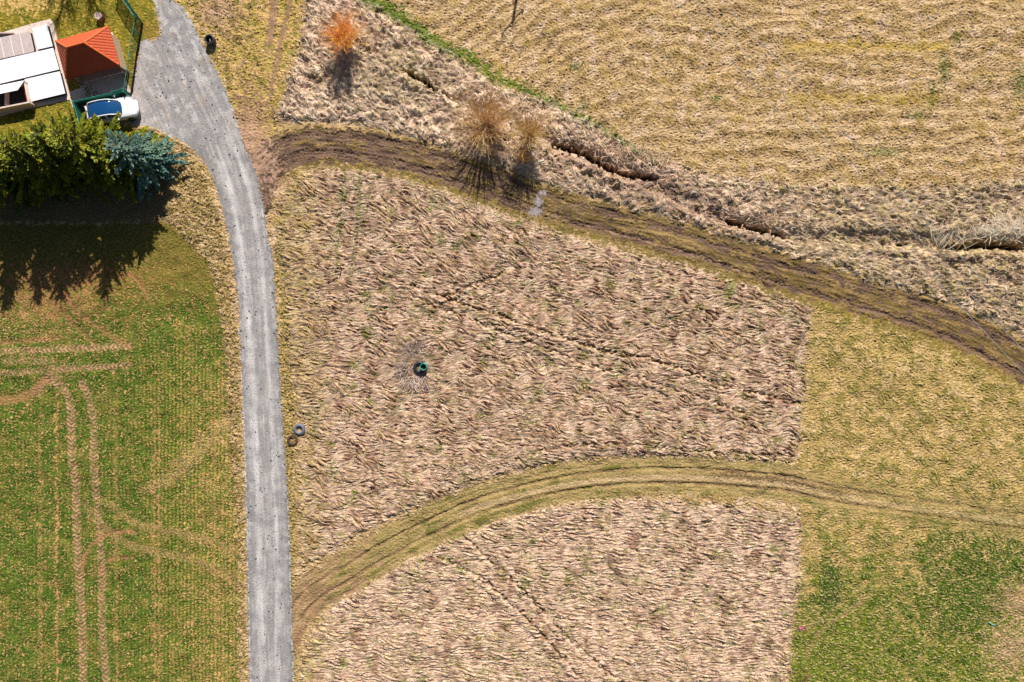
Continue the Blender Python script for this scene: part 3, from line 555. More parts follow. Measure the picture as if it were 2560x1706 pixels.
cut('gravel_road', mask_road, 'structure', m_gravel); cut('dirt_track', mask_t1, 'structure', m_mud); cut('grass_track', mask_t2, 'structure', m_soil); cut('sown_field', mask_field, 'structure', m_soil)
fm = (mask_straw[1:, :-1] & mask_straw[1:, 1:] & mask_straw[:-1, 1:] & mask_straw[:-1, :-1]); SF = Fall[fm.ravel()]; su, sinv = np.unique(SF, return_inverse=True)
SV = np.stack([VX.ravel()[su], VY.ravel()[su], ZT.ravel()[su] + 0.004], 1); SC = col.reshape(-1, 3)[su]
er = mask_straw.copy(); er[1:] &= mask_straw[:-1]; er[:-1] &= mask_straw[1:]; er[:, 1:] &= mask_straw[:, :-1]; er[:, :-1] &= mask_straw[:, 1:]; covered[er] = True
GZ = ZT - 0.06 * covered
gnd = grid_mesh('ground', np.stack([VX.ravel(), VY.ravel(), GZ.ravel()], 1), Fall, col.reshape(-1, 3), m_soil, 'structure')

# ---- blades: bent straws lying in sheaves over the mat
def blades(n, weight, an, lmin, lmax, wmin, wmax, hgt, palette, jitter, seed, seg=3, sheaf=5, bulk=1.0):
    r = np.random.default_rng(seed)
    Wt = weight[46:-46, 46:-46].ravel().astype(np.float64); cs = np.cumsum(Wt); ns = n // sheaf
    k = np.searchsorted(cs, r.random(ns) * cs[-1]).clip(0, len(cs) - 1); w_ = NX - 92
    j = k // w_ + 46; i = k % w_ + 46
    j = np.repeat(j, sheaf); i = np.repeat(i, sheaf); n_ = len(j)
    x = XS[i] + r.normal(0, .07, n_); y = YS[j] + r.normal(0, .07, n_)
    base_a = -an[j, i] + np.repeat(r.normal(0, jitter * .8, ns), sheaf) + r.normal(0, jitter * .5, n_); base_a += np.pi * np.repeat(r.random(ns) < .3, sheaf)
    ln = r.uniform(lmin, lmax, n_); wd = r.uniform(wmin, wmax, n_); hh = hgt * r.uniform(.3, 1.0, n_) * np.repeat(r.uniform(.5, 1.3, ns), sheaf)
    curl = r.normal(0, .35, n_); z0 = ZT[j, i] - 0.02
    V = []; ca = np.cos(base_a); sa = np.sin(base_a)
    for s in range(seg + 1):
        t = s / seg; u = ln * (t - .5) ; v = curl * ln * (t - .5) ** 2
        px = x + ca * u - sa * v; py = y + sa * u + ca * v
        ii = np.clip(np.searchsorted(XS, px), 0, NX - 1); jj = np.clip(NY - 1 - np.searchsorted(YS[::-1], py), 0, NY - 1)
        zz = np.maximum(ZT[jj, ii] - .02, z0 * .6 + ZT[jj, ii] * .4 - .02) + hh * math.sin(math.pi * min(1, .12 + t * .88)) + .01
        ww = wd * (1 - .75 * t) * .5
        for sg in (-1, 1): V.append(np.stack([px - sg * sa * ww, py + sg * ca * ww, zz + sg * ww * .5], 1))
    V = np.stack(V, 1).reshape(-1, 3); m2 = 2 * (seg + 1)
    F = np.array([[2 * s, 2 * s + 1, 2 * s + 3, 2 * s + 2] for s in range(seg)]); F = (np.arange(n_)[:, None, None] * m2 + F[None]).reshape(-1, 4)
    pal = np.stack([lin(p) for p in palette]); pc = pal[np.repeat(r.integers(0, len(pal), ns), sheaf)] * r.uniform(.85, 1.12, (n_, 1))
    pc = .65 * pc + .35 * col[j, i]
    return V, F, np.repeat(pc, m2, 0)
w1 = (1 - track_no) * (mask_straw & (sd['m3'] < -2)).astype(np.float32) * np.clip(1 + .6 * tuft, .1, 2.5)
w3 = (1 - ditch) * (mask_straw & (sd['m3'] >= -2)).astype(np.float32) * np.clip(1 + .5 * tuft, .1, 2.5)
P1 = [(244, 218, 190), (230, 198, 170), (214, 178, 152), (220, 198, 140), (196, 164, 142), (170, 138, 122), (150, 140, 70)]
b1 = blades(95000, w1, ang, .25, .65, .024, .048, .065, P1, .30, 101)
b3 = blades(50000, w3, ang, .3, .8, .026, .05, .07, P1 + [(250, 232, 208), (248, 226, 200), (244, 218, 190)], .55, 102)
Vs = [SV]; Fs = [sinv.reshape(-1, 4)]; Cs = [SC]; o_ = len(SV)
for b in (b1, b3): Vs.append(b[0]); Fs.append(b[1] + o_); Cs.append(b[2]); o_ += len(b[0])
grid_mesh('dry_grass', np.concatenate(Vs), np.concatenate(Fs), np.clip(np.concatenate(Cs), 0, .92), m_straw, 'stuff', smooth=True)['label'] = 'matted straw-coloured dead grass lying flat across the meadows'
wv = (A['verge'] > .5) * (1 - R) + .35 * (1 - no_verge) * sm(blob(620, 330, 70, 150), .2, -.1) * (A['topv'] > .5) * (sd['topv'] > 6) * (dirt < .5) + .5 * sm(PX, 2300, 2450) * sm(PY, 560, 600) * sm(PY, 700, 640)
bv = blades(14000, wv.astype(np.float32), np.asarray(n_med * 1.6), .2, .5, .03, .06, .10, [(236, 204, 160), (214, 180, 120), (170, 150, 70), (128, 120, 44)], 1.0, 103)
grid_mesh('verge_grass', bv[0], bv[1], np.clip(bv[2], 0, .9), m_straw, 'stuff')['label'] = 'short tufty grass on the verges beside the gravel road'

# ------------------------------------------------------------------ things
M = dict(
    tile=mat('clay roof tiles', (196, 86, 48), .65, var=.18, scale=9, bump=.3, spec=.35), tiled=mat('ridge tiles', (226, 112, 58), .6, var=.1, scale=9),
    wall=mat('rendered wall', (196, 170, 140), .9), white=mat('white sheeting', (247, 248, 250), .45, var=.015, scale=3, spec=.4),
    conc=mat('concrete', (232, 208, 194), .9, var=.14, scale=5, bump=.3), grey=mat('weathered corrugated sheet', (214, 196, 190), .7, var=.1, scale=5),
    dark=mat('dark boards', (46, 42, 44), .8), wood=mat('weathered timber', (132, 96, 70), .85, var=.25, scale=12), teal=mat('green painted steel', (44, 150, 128), .5, var=.08, spec=.5),
    mesh=mat('green netting', (22, 84, 66), .8, var=.15), rubber=mat('old black rubber', (52, 54, 60), .45, var=.2, scale=10, spec=.5), rubber2=mat('dusty grey rubber', (120, 122, 134), .5, var=.2, scale=10, spec=.5),
    rubber3=mat('muddy brown rubber', (88, 66, 54), .8, var=.25, scale=9), car=mat('white car paint', (244, 245, 247), .22, var=.01, spec=.6), glass=mat('painted-sky car glass', (22, 74, 124), .06, var=.1, spec=.8),  # glass: blue base colour stands in for the reflected sky
    trim=mat('black trim', (24, 24, 26), .5), rim=mat('alloy', (150, 152, 156), .3, metal=.8), lamp=mat('lamp lens', (190, 200, 210), .1, spec=.8), red=mat('tail lamp', (150, 20, 16), .2, spec=.6),
    bark=mat('bark', (112, 84, 64), .9, var=.25, scale=10), brown=mat('rusty barrel', (120, 84, 66), .7, var=.2, scale=8), pale=mat('pale dust', (206, 180, 172), .8, var=.12, scale=8), alu=mat('aluminium conductor', (214, 214, 214), .4, metal=.3),
    tealring=mat('teal plastic pipe', (60, 158, 140), .5), brick=mat('brick infill', (150, 70, 48), .85, var=.25, scale=14), cyan=mat('cyan plastic', (120, 214, 232), .4), rag=mat('pink plastic rag', (204, 120, 140), .7, var=.2, scale=20), porc=mat('porcelain', (200, 196, 190), .3))
m_leaf = vmat('needles', .6, 5, .22, .25); m_twig = vmat('twigs', .7, 20, .15, .2)

def w2(px, py, z=0.0):
    p = at(px, py, z); return (p.x, p.y)
def centre(pts): return Vector((sum(p[0] for p in pts) / len(pts), sum(p[1] for p in pts) / len(pts), 0))

# --- tile-roofed garden house
hr = empty('garden_house', at(240, 155, 0)); tag(hr, 'small garden house under a hipped orange clay tile roof', 'house')
hc = Vector(hr.location)
ze, zr = 1.9, 3.4
NW, NE, SE, SW = [at(*p, ze) - hc for p in ((141, 104), (271, 68), (298, 163), (166, 198))]
RL, RR = [at(*p, zr) - hc for p in ((168, 120), (211, 108))]
def face_tiles(a, b, c_, d_, wave=.045):
    """sloping roof face a-b eaves, c-d ridge (c==d for a hip end); corrugated rows of pantiles running down the slope"""
    mb = MB(); n = (b - a).cross(d_ - a); n.normalize()
    if n.z < 0: n = -n
    ex = (b - a).normalized(); Lx = (b - a).length; ey = n.cross(ex);
    if ey.dot(d_ - a) < 0: ey = -ey
    hgt = (d_ - a).dot(ey); x3 = (d_ - a).dot(ex); x2 = (c_ - a).dot(ex)
    NXs = int(Lx / .042); NYs = max(4, int(hgt / .09)); idm = {}
    for j in range(NYs + 1):
        v = hgt * j / NYs; t = j / NYs; xl = x3 * t; xr = Lx + (x2 - Lx) * t
        for i in range(NXs + 1):
            u = xl + (xr - xl) * i / NXs
            hh = wave * abs(math.sin(math.pi * u / .25)) + .010 * (1 - ((v / .36) % 1.0)) + .05
            p = a + ex * u + ey * v + n * hh; idm[(i, j)] = len(mb.v); mb.v.append(tuple(p))
    for j in range(NYs):
        for i in range(NXs): mb.f.append((idm[(i, j)], idm[(i + 1, j)], idm[(i + 1, j + 1)], idm[(i, j + 1)]))
    return mb
roof = MB(); 
for args in ((SW, SE, RR, RL, .018), (SE, NE, RR, RR), (NE, NW, RL, RR), (NW, SW, RL, RL, .03)):
    f = face_tiles(*args); roof.add(f.v, f.f)
rf = roof.build('roof', M['tile'], hr)
rd = MB()
for a, b in ((SW, RL), (NW, RL), (SE, RR), (NE, RR), (RL, RR)):
    N = max(3, int((b - a).length / .33))
    for k in range(N):
        p = a.lerp(b, k / N); q = a.lerp(b, (k + 1.08) / N); u = Vector((0, 0, .07)); rd.tube([p + u, q + u], [.085, .07], 8)
rd.build('ridge_tile', M['tiled'], rf)
gt_ = MB(); cs_ = [NW, NE, SE, SW]
for k in range(4): gt_.tube([cs_[k] + Vector((0, 0, -.02)), cs_[(k + 1) % 4] + Vector((0, 0, -.02))], [.06, .06], 6)
gt_.build('gutter', mat('red gutter', (196, 56, 36), .5), rf)
cen = (NW + NE + SE + SW) / 4
inn = [cen + (p - cen) * f for p, f in ((NW, .86), (NE, .86), (SE, .84), (SW, .84))]
wl = MB(); 
for k in range(4):
    a, b = inn[k], inn[(k + 1) % 4]; a = Vector((a.x, a.y, 0)); b = Vector((b.x, b.y, 0)); dd = b - a
    if k == 2: continue
    wl.box((a + b) / 2 + Vector((0, 0, .93)), (dd.length + .1, .12, 1.86), math.atan2(dd.y, dd.x))
wl.build('wall', M['wall'], hr)
sl_ = MB(); sl_.prism([(p.x - hc.x, p.y - hc.y) for p in (at(282, 82), at(314, 178), at(300, 192), at(205, 222), at(186, 190), at(215, 100))], -.05, .14); sl_.build('terrace', M['conc'], hr)
pr = MB()
for (a, b) in ((at(213, 206, .8), at(307, 180, .8)),):
    a = a - hc; b = b - hc; pr.tube([a, b], [.05, .05], 6); pr.tube([a - Vector((0, 0, .45)), b - Vector((0, 0, .45))], [.03, .03], 6)
    for t in (0, .33, .66, 1): p = a.lerp(b, t); pr.tube([(p.x, p.y, .1), (p.x, p.y, .98)], [.04, .04], 6)
pr.build('porch_rail', M['grey'], hr)
for t in (0.02, .98):
    p = SW.lerp(SE, t); p = cen + (p - cen) * .93; pp = MB(); pp.box((p.x, p.y, .95), (.12, .12, 1.85)); pp.build('porch_post', M['wood'], hr)

# --- low bed covers beside it
def bed(name, label, pts, z, m, extra=None, group=None, fr=M['dark']):
    ps = [at(px, py, z) for px, py in pts]; cc = centre([(p.x, p.y) for p in ps]); r_ = empty(name, cc); tag(r_, label, 'garden frame', group)
    a = MB(); cx = sum((p.x for p in ps)) / len(ps); cy = sum((p.y for p in ps)) / len(ps)
    a.prism([((cx + (p.x - cx) * .97) - cc.x, (cy + (p.y - cy) * .97) - cc.y) for p in ps], -.05, z - .03); a.build('frame', fr, r_)
    b = MB(); b.prism([(p.x - cc.x, p.y - cc.y) for p in ps], z - .03, z); b.build('cover', m, r_, bevel=.008)
    return r_, cc
gpb = 'low garden frames beside the tiled house'
bed('covered_bed', 'smallest white sheet-covered low frame, behind the long one', [(80, 70), (117, 61.5), (131.5, 116), (94, 124.5)], .42, M['white'], group=gpb)
bed('covered_bed', 'long white sheet-covered low frame running to the picture edge', [(-170, 190), (132.5, 120), (148, 174), (-156, 247)], .50, M['white'], group=gpb)
bed('covered_bed', 'white sheet-covered low frame nearest the lawn and car', [(61, 197.5), (149, 178.5), (163, 234), (71.5, 256)], .42, M['white'], group=gpb)
r_, cc = bed('covered_bed', 'low frame roofed with grey-pink corrugated sheets', [(-80, 112), (74.5, 78), (85.5, 127), (-68, 165)], .45, M['grey'], group=gpb)
cg = MB(); A0, A1, B0 = at(-78, 112, .46), at(73.5, 79, .46), at(-67, 163, .46)
for i in range(64):
    t0 = (i + .1) / 64.0; a = A0.lerp(B0, t0); b = a + (A1 - A0); cg.tube([a - cc, b - cc], [.016, .016], 4)
cg.build('corrugation', M['grey'], r_)
jt = MB()
for t in (.36, .52, .68, .84): a = A0.lerp(A1, t); b = a + (B0 - A0); jt.tube([a - cc + Vector((0, 0, .02)), b - cc + Vector((0, 0, .02))], [.022, .022], 4)
jt.build('joint_strip', M['white'], r_)
# open frame with its lid propped up
of = empty('open_bed', at(30, 240)); oc = Vector(of.location); tag(of, 'open low frame with white lid tilted up and dark inside', 'garden frame', gpb)
def L_(px, py, z): return at(px, py, z) - oc
q = MB(); 
def wallseg(mb, p0, p1, z, th=.08):
    a, b = L_(*p0, z), L_(*p1, z); dd = b - a; mb.box(((a.x + b.x) / 2, (a.y + b.y) / 2, z / 2), (math.hypot(dd.x, dd.y) + th, th, z), math.atan2(dd.y, dd.x))
wallseg(q, (-90, 288), (71, 256), .85, .12); wallseg(q, (71, 256), (60, 205), .8); wallseg(q, (60, 203), (-100, 236), .85); wallseg(q, (12, 262), (12, 222), .6, .05)
q.build('frame', M['conc'], of)
q = MB(); a = [L_(-100, 234, .9), L_(60, 201.5, .9), L_(44, 225.5, 1.25), L_(-110, 258, 1.25)]; q.add(a + [p - Vector((0, 0, .03)) for p in a], [(0, 1, 2, 3), (7, 6, 5, 4), (0, 4, 5, 1), (1, 5, 6, 2), (2, 6, 7, 3), (3, 7, 4, 0)]); q.build('lid', M['white'], of)
q = MB(); q.prism([(p.x, p.y) for p in (L_(-95, 285, .1), L_(69, 255, .1), L_(58, 206, .1), L_(-104, 238, .1))], -.03, .1); q.build('floor_sheet', M['dark'], of)
q = MB(); wallseg(q, (70, 252), (59, 206), .55, .22); q.build('brick_lining', M['brick'], of)
q = MB(); a, b = at(-60, 83, .35), at(32, 81.5, .35); cc = (a + b) / 2; q.box((0, 0, .17), ((b - a).length, .12, .34)); o = q.build('timber_rail', M['pale'], loc=(cc.x, cc.y, 0), bevel=.01); tag(o, 'pale timber rail lying beyond the corrugated frame', 'rail')
# paving
pv = MB()
def slab(pts, z=.035):
    pv.prism([w2(*p) for p in pts], -.1, z)
slab([(-200, 130), (0, 84), (60, 66), (80, 60), (126, 48), (135, 60), (150, 128), (156, 150), (165, 185), (175, 236), (178, 249), (120, 262), (60, 275), (0, 292), (-200, 330)])
pvo = pv.build('paving', M['conc']); tag(pvo, kind='structure')
jn = MB()
for k in range(9):
    a = at(128 + k * 2.6, 60 + k * 11.5, .037); b = at(150 + k * 2.6, 55 + k * 11.5, .037); 
st_ = MB(); st_.prism([w2(*p) for p in ((170, 232), (215, 216), (310, 190), (334, 242), (300, 262), (182, 270))], -.05, .03); tag(st_.build('forecourt_paving', M['conc']), kind='structure')

# --- mesh fences
def fence(name, label, pts, h, post=1.6, dense=.05, top='teal', base=0.0, r=.006, group=None, posth=None, strut=False):
    P = [at(*p) for p in pts]; root = empty(name, P[0]); o0 = Vector(root.location); tag(root, label, 'fence', group)
    wires = MB(); rail = MB(); bs = MB()
    for a, b in zip(P[:-1], P[1:]):
        dd = b - a; Ln = dd.length; n = max(1, int(round(Ln / post)))
        for k in range(n + (1 if b == P[-1] else 0)):
            p = a.lerp(b, k / n) - o0; pm = MB(); pm.tube([(p.x, p.y, -.1), (p.x, p.y, (posth or h) + .06)], [.035, .035], 8); pm.lathe([(0, (posth or h) + .1), (.05, (posth or h) + .07), (.05, (posth or h) + .04)], (p.x, p.y, 0), 8); pm.build('post', M[top], root)
            if strut and k % 2 == 1:
                pm = MB(); pm.tube([(p.x, p.y, h * .9), (p.x - .7, p.y + .3, 0)], [.025, .025], 6); pm.build('brace', M[top], root)
        nv = int(Ln / dense)
        for k in range(nv): p = a.lerp(b, (k + .5) / nv) - o0; wires.tube([(p.x, p.y, .03), (p.x, p.y, h)], [r, r], 3, cap=False)
        nh = int(h / dense)
        for k in range(nh): z = .04 + (h - .05) * k / nh; wires.tube([a - o0 + Vector((0, 0, z)), b - o0 + Vector((0, 0, z))], [r, r], 3, cap=False)
        rail.tube([a - o0 + Vector((0, 0, h)), b - o0 + Vector((0, 0, h))], [.022, .022], 6)
        if base: c_ = (a + b) / 2 - o0; bs.box((c_.x, c_.y, base / 2), (Ln + .05, .06, base), math.atan2(dd.y, dd.x))
    wires.build('netting', M['mesh'], root); rail.build('top_rail', M[top], root)
    if base: bs.build('base_board', M['dark'], root)
    return root
fence('mesh_fence', 'tall see-through mesh fence beside the gravel drive', [(329, 243), (337, 190), (345, 130), (353, 90), (358, 60)], 1.25, post=1.75, dense=.09, base=.22, r=.005, group='green mesh fences', strut=True)
fence('mesh_fence', 'green mesh fence running to the top picture edge', [(358, 60), (342, 36), (324, 12), (300, -30)], 1.5, post=1.4, dense=.05, r=.008, group='green mesh fences', strut=True)
fence('mesh_fence', 'short bright green mesh panel by the drive end', [(303, 243), (328, 236)], 1.3, post=.9, dense=.032, r=.008, group='green mesh fences')
fence('mesh_fence', 'dark green netting fence in the house shadow behind the car', [(204, 266), (303, 244)], 1.15, post=1.7, dense=.032, r=.008, group='green mesh fences')
fence('mesh_fence', 'green mesh fence at the tail of the white car', [(205, 268), (221, 322)], 1.2, post=1.8, dense=.034, r=.009, group='green mesh fences')

# --- white car
cr = empty('parked_car', at(292, 283), rad(10.6)); tag(cr, 'white hatchback with dark glass roof parked beside the fence', 'car')
stn = [(-2.14, .55, .62, .50), (-2.08, .72, .80, .40), (-1.9, .82, .92, .30), (-1.5, .88, .97, .24), (-.8, .895, .95, .22), (0, .89, .94, .22), (.7, .89, .96, .22), (1.1, .885, .95, .22), (1.5, .87, .90, .24), (1.82, .78, .80, .28), (2.06, .58, .68, .34), (2.18, .34, .56, .42)]
def ring(x, wd, zt, zb): return [(x, -wd * .9, zb), (x, -wd, zb + .14), (x, -wd, zt - .16), (x, -wd * .94, zt - .05), (x, -wd * .6, zt + .01), (x, 0, zt + .03), (x, wd * .6, zt + .01), (x, wd * .94, zt - .05), (x, wd, zt - .16), (x, wd, zb + .14), (x, wd * .9, zb)]
def loft(rs, cap=True):
    n = len(rs[0]); v = [p for r in rs for p in r]; f = [(i * n + k, (i + 1) * n + k, (i + 1) * n + (k + 1) % n, i * n + (k + 1) % n) for i in range(len(rs) - 1) for k in range(n)]
    if cap: f += [tuple(range(n)), tuple(range((len(rs) - 1) * n, len(rs) * n))[::-1]]
    return v, f
mb = MB(); mb.add(*loft([ring(*s) for s in stn])); bd = mb.build('body', M['car'], cr, smooth=True); sb = bd.modifiers.new('s', 'SUBSURF'); sb.levels = 1; sb.render_levels = 2
def cring(x, wb, wt, zb, zt): return [(x, -wb, zb), (x, -(wb + wt) / 2, (zb + zt) / 2 + .02), (x, -wt, zt - .03), (x, -wt * .6, zt), (x, 0, zt + .015), (x, wt * .6, zt), (x, wt, zt - .03), (x, (wb + wt) / 2, (zb + zt) / 2 + .02), (x, wb, zb)]
cab = [(-1.98, .52, .46, .86, .92), (-1.80, .68, .54, .88, 1.16), (-1.5, .79, .62, .9, 1.38), (-1.0, .80, .63, .9, 1.49), (-.4, .80, .63, .9, 1.52), (.05, .80, .62, .9, 1.47), (.45, .79, .60, .9, 1.24), (.85, .72, .52, .9, 1.01), (1.06, .50, .38, .88, .95)]
mb = MB(); mb.add(*loft([cring(*s) for s in cab])); gl = mb.build('glasshouse', M['glass'], cr, smooth=True); sb = gl.modifiers.new('s', 'SUBSURF'); sb.levels = 1; sb.render_levels = 2
for s in (-1, 1):
    mb = MB(); mb.tube([(x, s * (wt + .02), zt + .005) for (x, wb, wt, zb, zt) in cab[1:-1]], [.04, .055, .055, .05, .05, .045, .035], 8); mb.build('roof_rail', M['car'], cr, smooth=True)
    mb = MB(); mb.tube([(-1.05, s * .66, 1.45), (-1.15, s * .83, .93)], [.06, .09], 6); mb.build('pillar', M['car'], cr, smooth=True); mb = MB(); mb.tube([(-.25, s * .655, 1.46), (-.3, s * .83, .93)], [.03, .04], 6); mb.build('pillar', M['car'], cr, smooth=True)
    mb = MB(); mb.lathe([(0, -.06), (.07, -.05), (.10, 0), (.07, .05), (0, .06)], (.55, s * 1.0, 1.0), 12); mb.tube([(.55, s * .85, .95), (.55, s * .96, .98)], [.03, .03], 6); mb.build('wing_mirror', M['car'], cr, smooth=True)
    mb = MB(); mb.box((1.86, s * .66, .74), (.36, .17, .10), -s * .5, rx=0, ry=.35); mb.build('headlight', M['lamp'], cr, bevel=.03)
    mb = MB(); mb.box((-2.03, s * .62, .78), (.16, .3, .12), s * .4); mb.build('tail_light', M['red'], cr, bevel=.02)
    for x in (-1.35, 1.32):
        mb = MB(); pr_ = [(.16, -.10), (.24, -.11), (.32, -.09), (.335, 0), (.32, .09), (.24, .11), (.16, .10)]; mb.lathe(pr_, (x, s * .83, .33), 24, tilt=(math.pi / 2, 0)); tw = mb.build('wheel', M['rubber'], cr, smooth=True)
        mb = MB(); mb.lathe([(0, .08), (.06, .09), (.17, .07), (.22, .095), (.22, -.09), (0, -.09)], (x, s * .83, .33), 20, tilt=(math.pi / 2 * (-s), 0)); mb.build('rim', M['rim'], tw)
mb = MB(); mb.tube([(-2.02, -.6, .95), (-1.92, -.3, 1.0), (-1.9, 0, 1.01), (-1.92, .3, 1.0), (-2.02, .6, .95)], [.06, .08, .08, .08, .06], 8); mb.build('tailgate', M['car'], cr, smooth=True)
mb = MB(); mb.box((2.10, 0, .40), (.08, .7, .12)); mb.build('grille', M['trim'], cr, bevel=.02)
for y in (-.3, .25): mb = MB(); mb.tube([(.86, y, .98), (.66, y + .38, 1.1)], [.012, .01], 4); mb.build('wiper', M['trim'], cr)

# --- barrel, tyres, well
def lathe_thing(name, label, cat, p, parts, group=None, tilt=None, dz=0):
    z = zat(*p); r_ = empty(name, at(p[0], p[1]) + Vector((0, 0, z + dz))); tag(r_, label, cat, group)
    if tilt: r_.rotation_euler = (tilt[0], tilt[1], 0)
    for nm, prof, m_, closed in parts: mb = MB(); mb.lathe(prof, n=32, closed=closed); mb.build(nm, m_, r_, smooth=True)
    return r_
lathe_thing('barrel', 'brown barrel with pale lid standing on the yard grass', 'barrel', (253, 46), [('side', [(.30, 0), (.34, .1), (.36, .28), (.34, .46), (.31, .5)], M['brown'], False), ('lid', [(.31, .50), (.25, .48), (0, .47)], M['pale'], False)])
def tyre_prof(R_, r_, hw_): return [(r_, -hw_ * .55), (r_ + .05, -hw_ * .95), ((R_ + r_) / 2, -hw_), (R_ - .04, -hw_ * .85), (R_, -hw_ * .55), (R_, hw_ * .55), (R_ - .04, hw_ * .85), ((R_ + r_) / 2, hw_), (r_ + .05, hw_ * .95), (r_, hw_ * .55)]
def tyre(label, p, R_, r_, hw_, m_, tilt, dz, name='old_tyre'):
    r0 = empty(name, at(*p) + Vector((0, 0, zat(*p) + dz))); r0.rotation_euler = (tilt[0], tilt[1], 0); tag(r0, label, 'tyre', 'old tyres on the grass')
    mb = MB(); mb.lathe(tyre_prof(R_, r_, hw_), n=36, closed=True); c0 = mb.build('casing', m_, r0, smooth=True)
    tr = MB()
    for k in range(30):
        a = 2 * math.pi * k / 30
        for sg in (-1, 1): tr.box((R_ * math.cos(a + sg * .04), R_ * math.sin(a + sg * .04), sg * hw_ * .4), (.02, .07, hw_ * .55), a)
    tr.build('tread', m_, c0)
    return r0
tyre('upright-edged grey tyre lying flat on grass by the road', (750, 1073), .47, .25, .15, M['rubber2'], (.10, -.06), .13)
tyre('brown half-buried tyre filled with soil, nearest the road', (732, 1101), .46, .26, .13, M['rubber3'], (.04, .08), .02)
tb_ = empty('rubber_tub', at(530, 106) + Vector((0, 0, zat(530, 106)))); tag(tb_, 'black rubber tub made of stacked tyres beside the gravel drive', 'tub')
for z0 in (.13, .38): mb = MB(); mb.lathe([(a, b + z0) for a, b in tyre_prof(.42, .28, .13)], n=36, closed=True); mb.build('tyre_ring', M['rubber'], tb_, smooth=True)
mb = MB(); mb.lathe([(.28, .12), (.15, .15), (0, .16)], n=20); mb.build('rubbish', M['brown'], tb_); mb = MB(); mb.tube([(-.08, .25, .2), (.12, -.2, .5)], [.02, .02], 6); mb.build('stick', M['pale'], tb_)
tyre('dark tyre pushed against the teal well pipe in dead reeds', (1050, 918), .50, .30, .12, M['rubber'], (.12, .1), .10)
lathe_thing('well_pipe', 'teal round well pipe standing in a ring of dead reeds', 'well', (1061, 917), [('pipe', [(.30, -.2), (.30, .62), (.27, .64), (.24, .60), (.24, 0)], M['tealring'], False), ('cover', [(.24, .35), (.12, .34), (0, .33)], M['dark'], False)])

# --- posts, litter
def log(name, label, cat, a, b, r0, r1, m_, za=0, zb=0):
    pa = at(*a); pb = at(*b); pa.z = zat(*a) + za; pb.z = zat(*b) + zb; mb = MB(); mid = pa.lerp(pb, .5); n_ = 5
    mb.tube([(pa + (pb - pa) * t + Vector((.02 * math.sin(t * 9), .02 * math.cos(t * 7), 0))) - pa for t in np.linspace(0, 1, n_)], list(np.linspace(r0, r1, n_)), 7)
    o = mb.build(name, m_, loc=pa, smooth=True); tag(o, label, cat); return o
log('wooden_stake', 'dark wooden stake standing in the matted straw', 'stake', (856, 672), (855, 668), .05, .04, M['wood'], -.1, .75)
log('fallen_branch', 'short dark branch lying in straw near the stake', 'branch', (822, 706), (846, 694), .06, .05, M['bark'], .05, .08)
log('fallen_branch', 'bleached branch lying in the lower straw meadow', 'branch', (1040, 1482), (1066, 1464), .05, .03, M['pale'], .10, .15)
log('wooden_post', 'brown wooden post leaning on green grass at the bottom edge', 'post', (2004, 1712), (2016, 1682), .10, .09, M['wood'], 0, .35)
log('plastic_pipe', 'thin pale blue plastic pipe lying in green weeds', 'pipe', (2473, 1557), (2488, 1565), .03, .03, M['cyan'], .04, .05)
mb = MB(); pr_ = np.random.default_rng(5)
for k in range(26): p = (pr_.normal(0, .18), pr_.normal(0, .10), abs(pr_.normal(.05, .05))); mb.box(p, (.14, .08, .01), pr_.uniform(0, 6), rx=pr_.normal(0, .6))
tag(mb.build('plastic_rag', M['rag'], loc=at(2004, 1570) + Vector((0, 0, zat(2004, 1570)))), 'crumpled pink plastic rag at the straw edge', 'rag')
mb = MB(); mb.tube([(.3 * math.cos(a), .24 * math.sin(a), .06) for a in np.linspace(.2, 5.4, 18)], [.035] * 18, 6)
tag(mb.build('hose_loop', M['brown'], loc=at(598, 100) + Vector((0, 0, zat(598, 100)))), 'brown loop of old hose lying right of the tub', 'hose')

# stones on the gravel
r = np.random.default_rng(12); V = []; F = []; CC = []; jj, ii = np.nonzero((R > .9) & (PY < 1760) & (PY > -40) & (PX > 300)); ks = r.integers(0, len(jj), 1500)
for k in ks:
    x, y, z = XS[ii[k]], YS[jj[k]], ZT[jj[k], ii[k]]; s = r.uniform(.012, .035) if r.random() < .85 else r.uniform(.04, .075); ph = r.uniform(0, 6); n0 = len(V); tone = r.choice([.05, .10, .25, .5], p=[.45, .25, .15, .15])
    for (a, b, c_) in ((1, 0, 0), (0, 1, 0), (-1, 0, 0), (0, -1, 0), (.6, .6, .6), (-.6, .5, .7), (-.4, -.7, .6), (.5, -.5, .8)):
        V.append((x + s * (a * math.cos(ph) - b * math.sin(ph)) * r.uniform(.8, 1.4), y + s * (a * math.sin(ph) + b * math.cos(ph)), z + s * c_)); CC.append((tone, tone * .97, tone * .95))
    F += [(n0, n0 + 1, n0 + 4, n0 + 4), (n0 + 1, n0 + 2, n0 + 5, n0 + 4), (n0 + 2, n0 + 3, n0 + 6, n0 + 5), (n0 + 3, n0, n0 + 7, n0 + 6), (n0 + 4, n0 + 5, n0 + 6, n0 + 7), (n0, n0 + 4, n0 + 7, n0 + 7)]
mb = MB(); mb.v = V; mb.f = [tuple(dict.fromkeys(f)) for f in F]; mb.c = CC; o = mb.build('loose_stones', m_gravel); tag(o, 'loose dark and pale stones scattered on the gravel', kind='stuff')

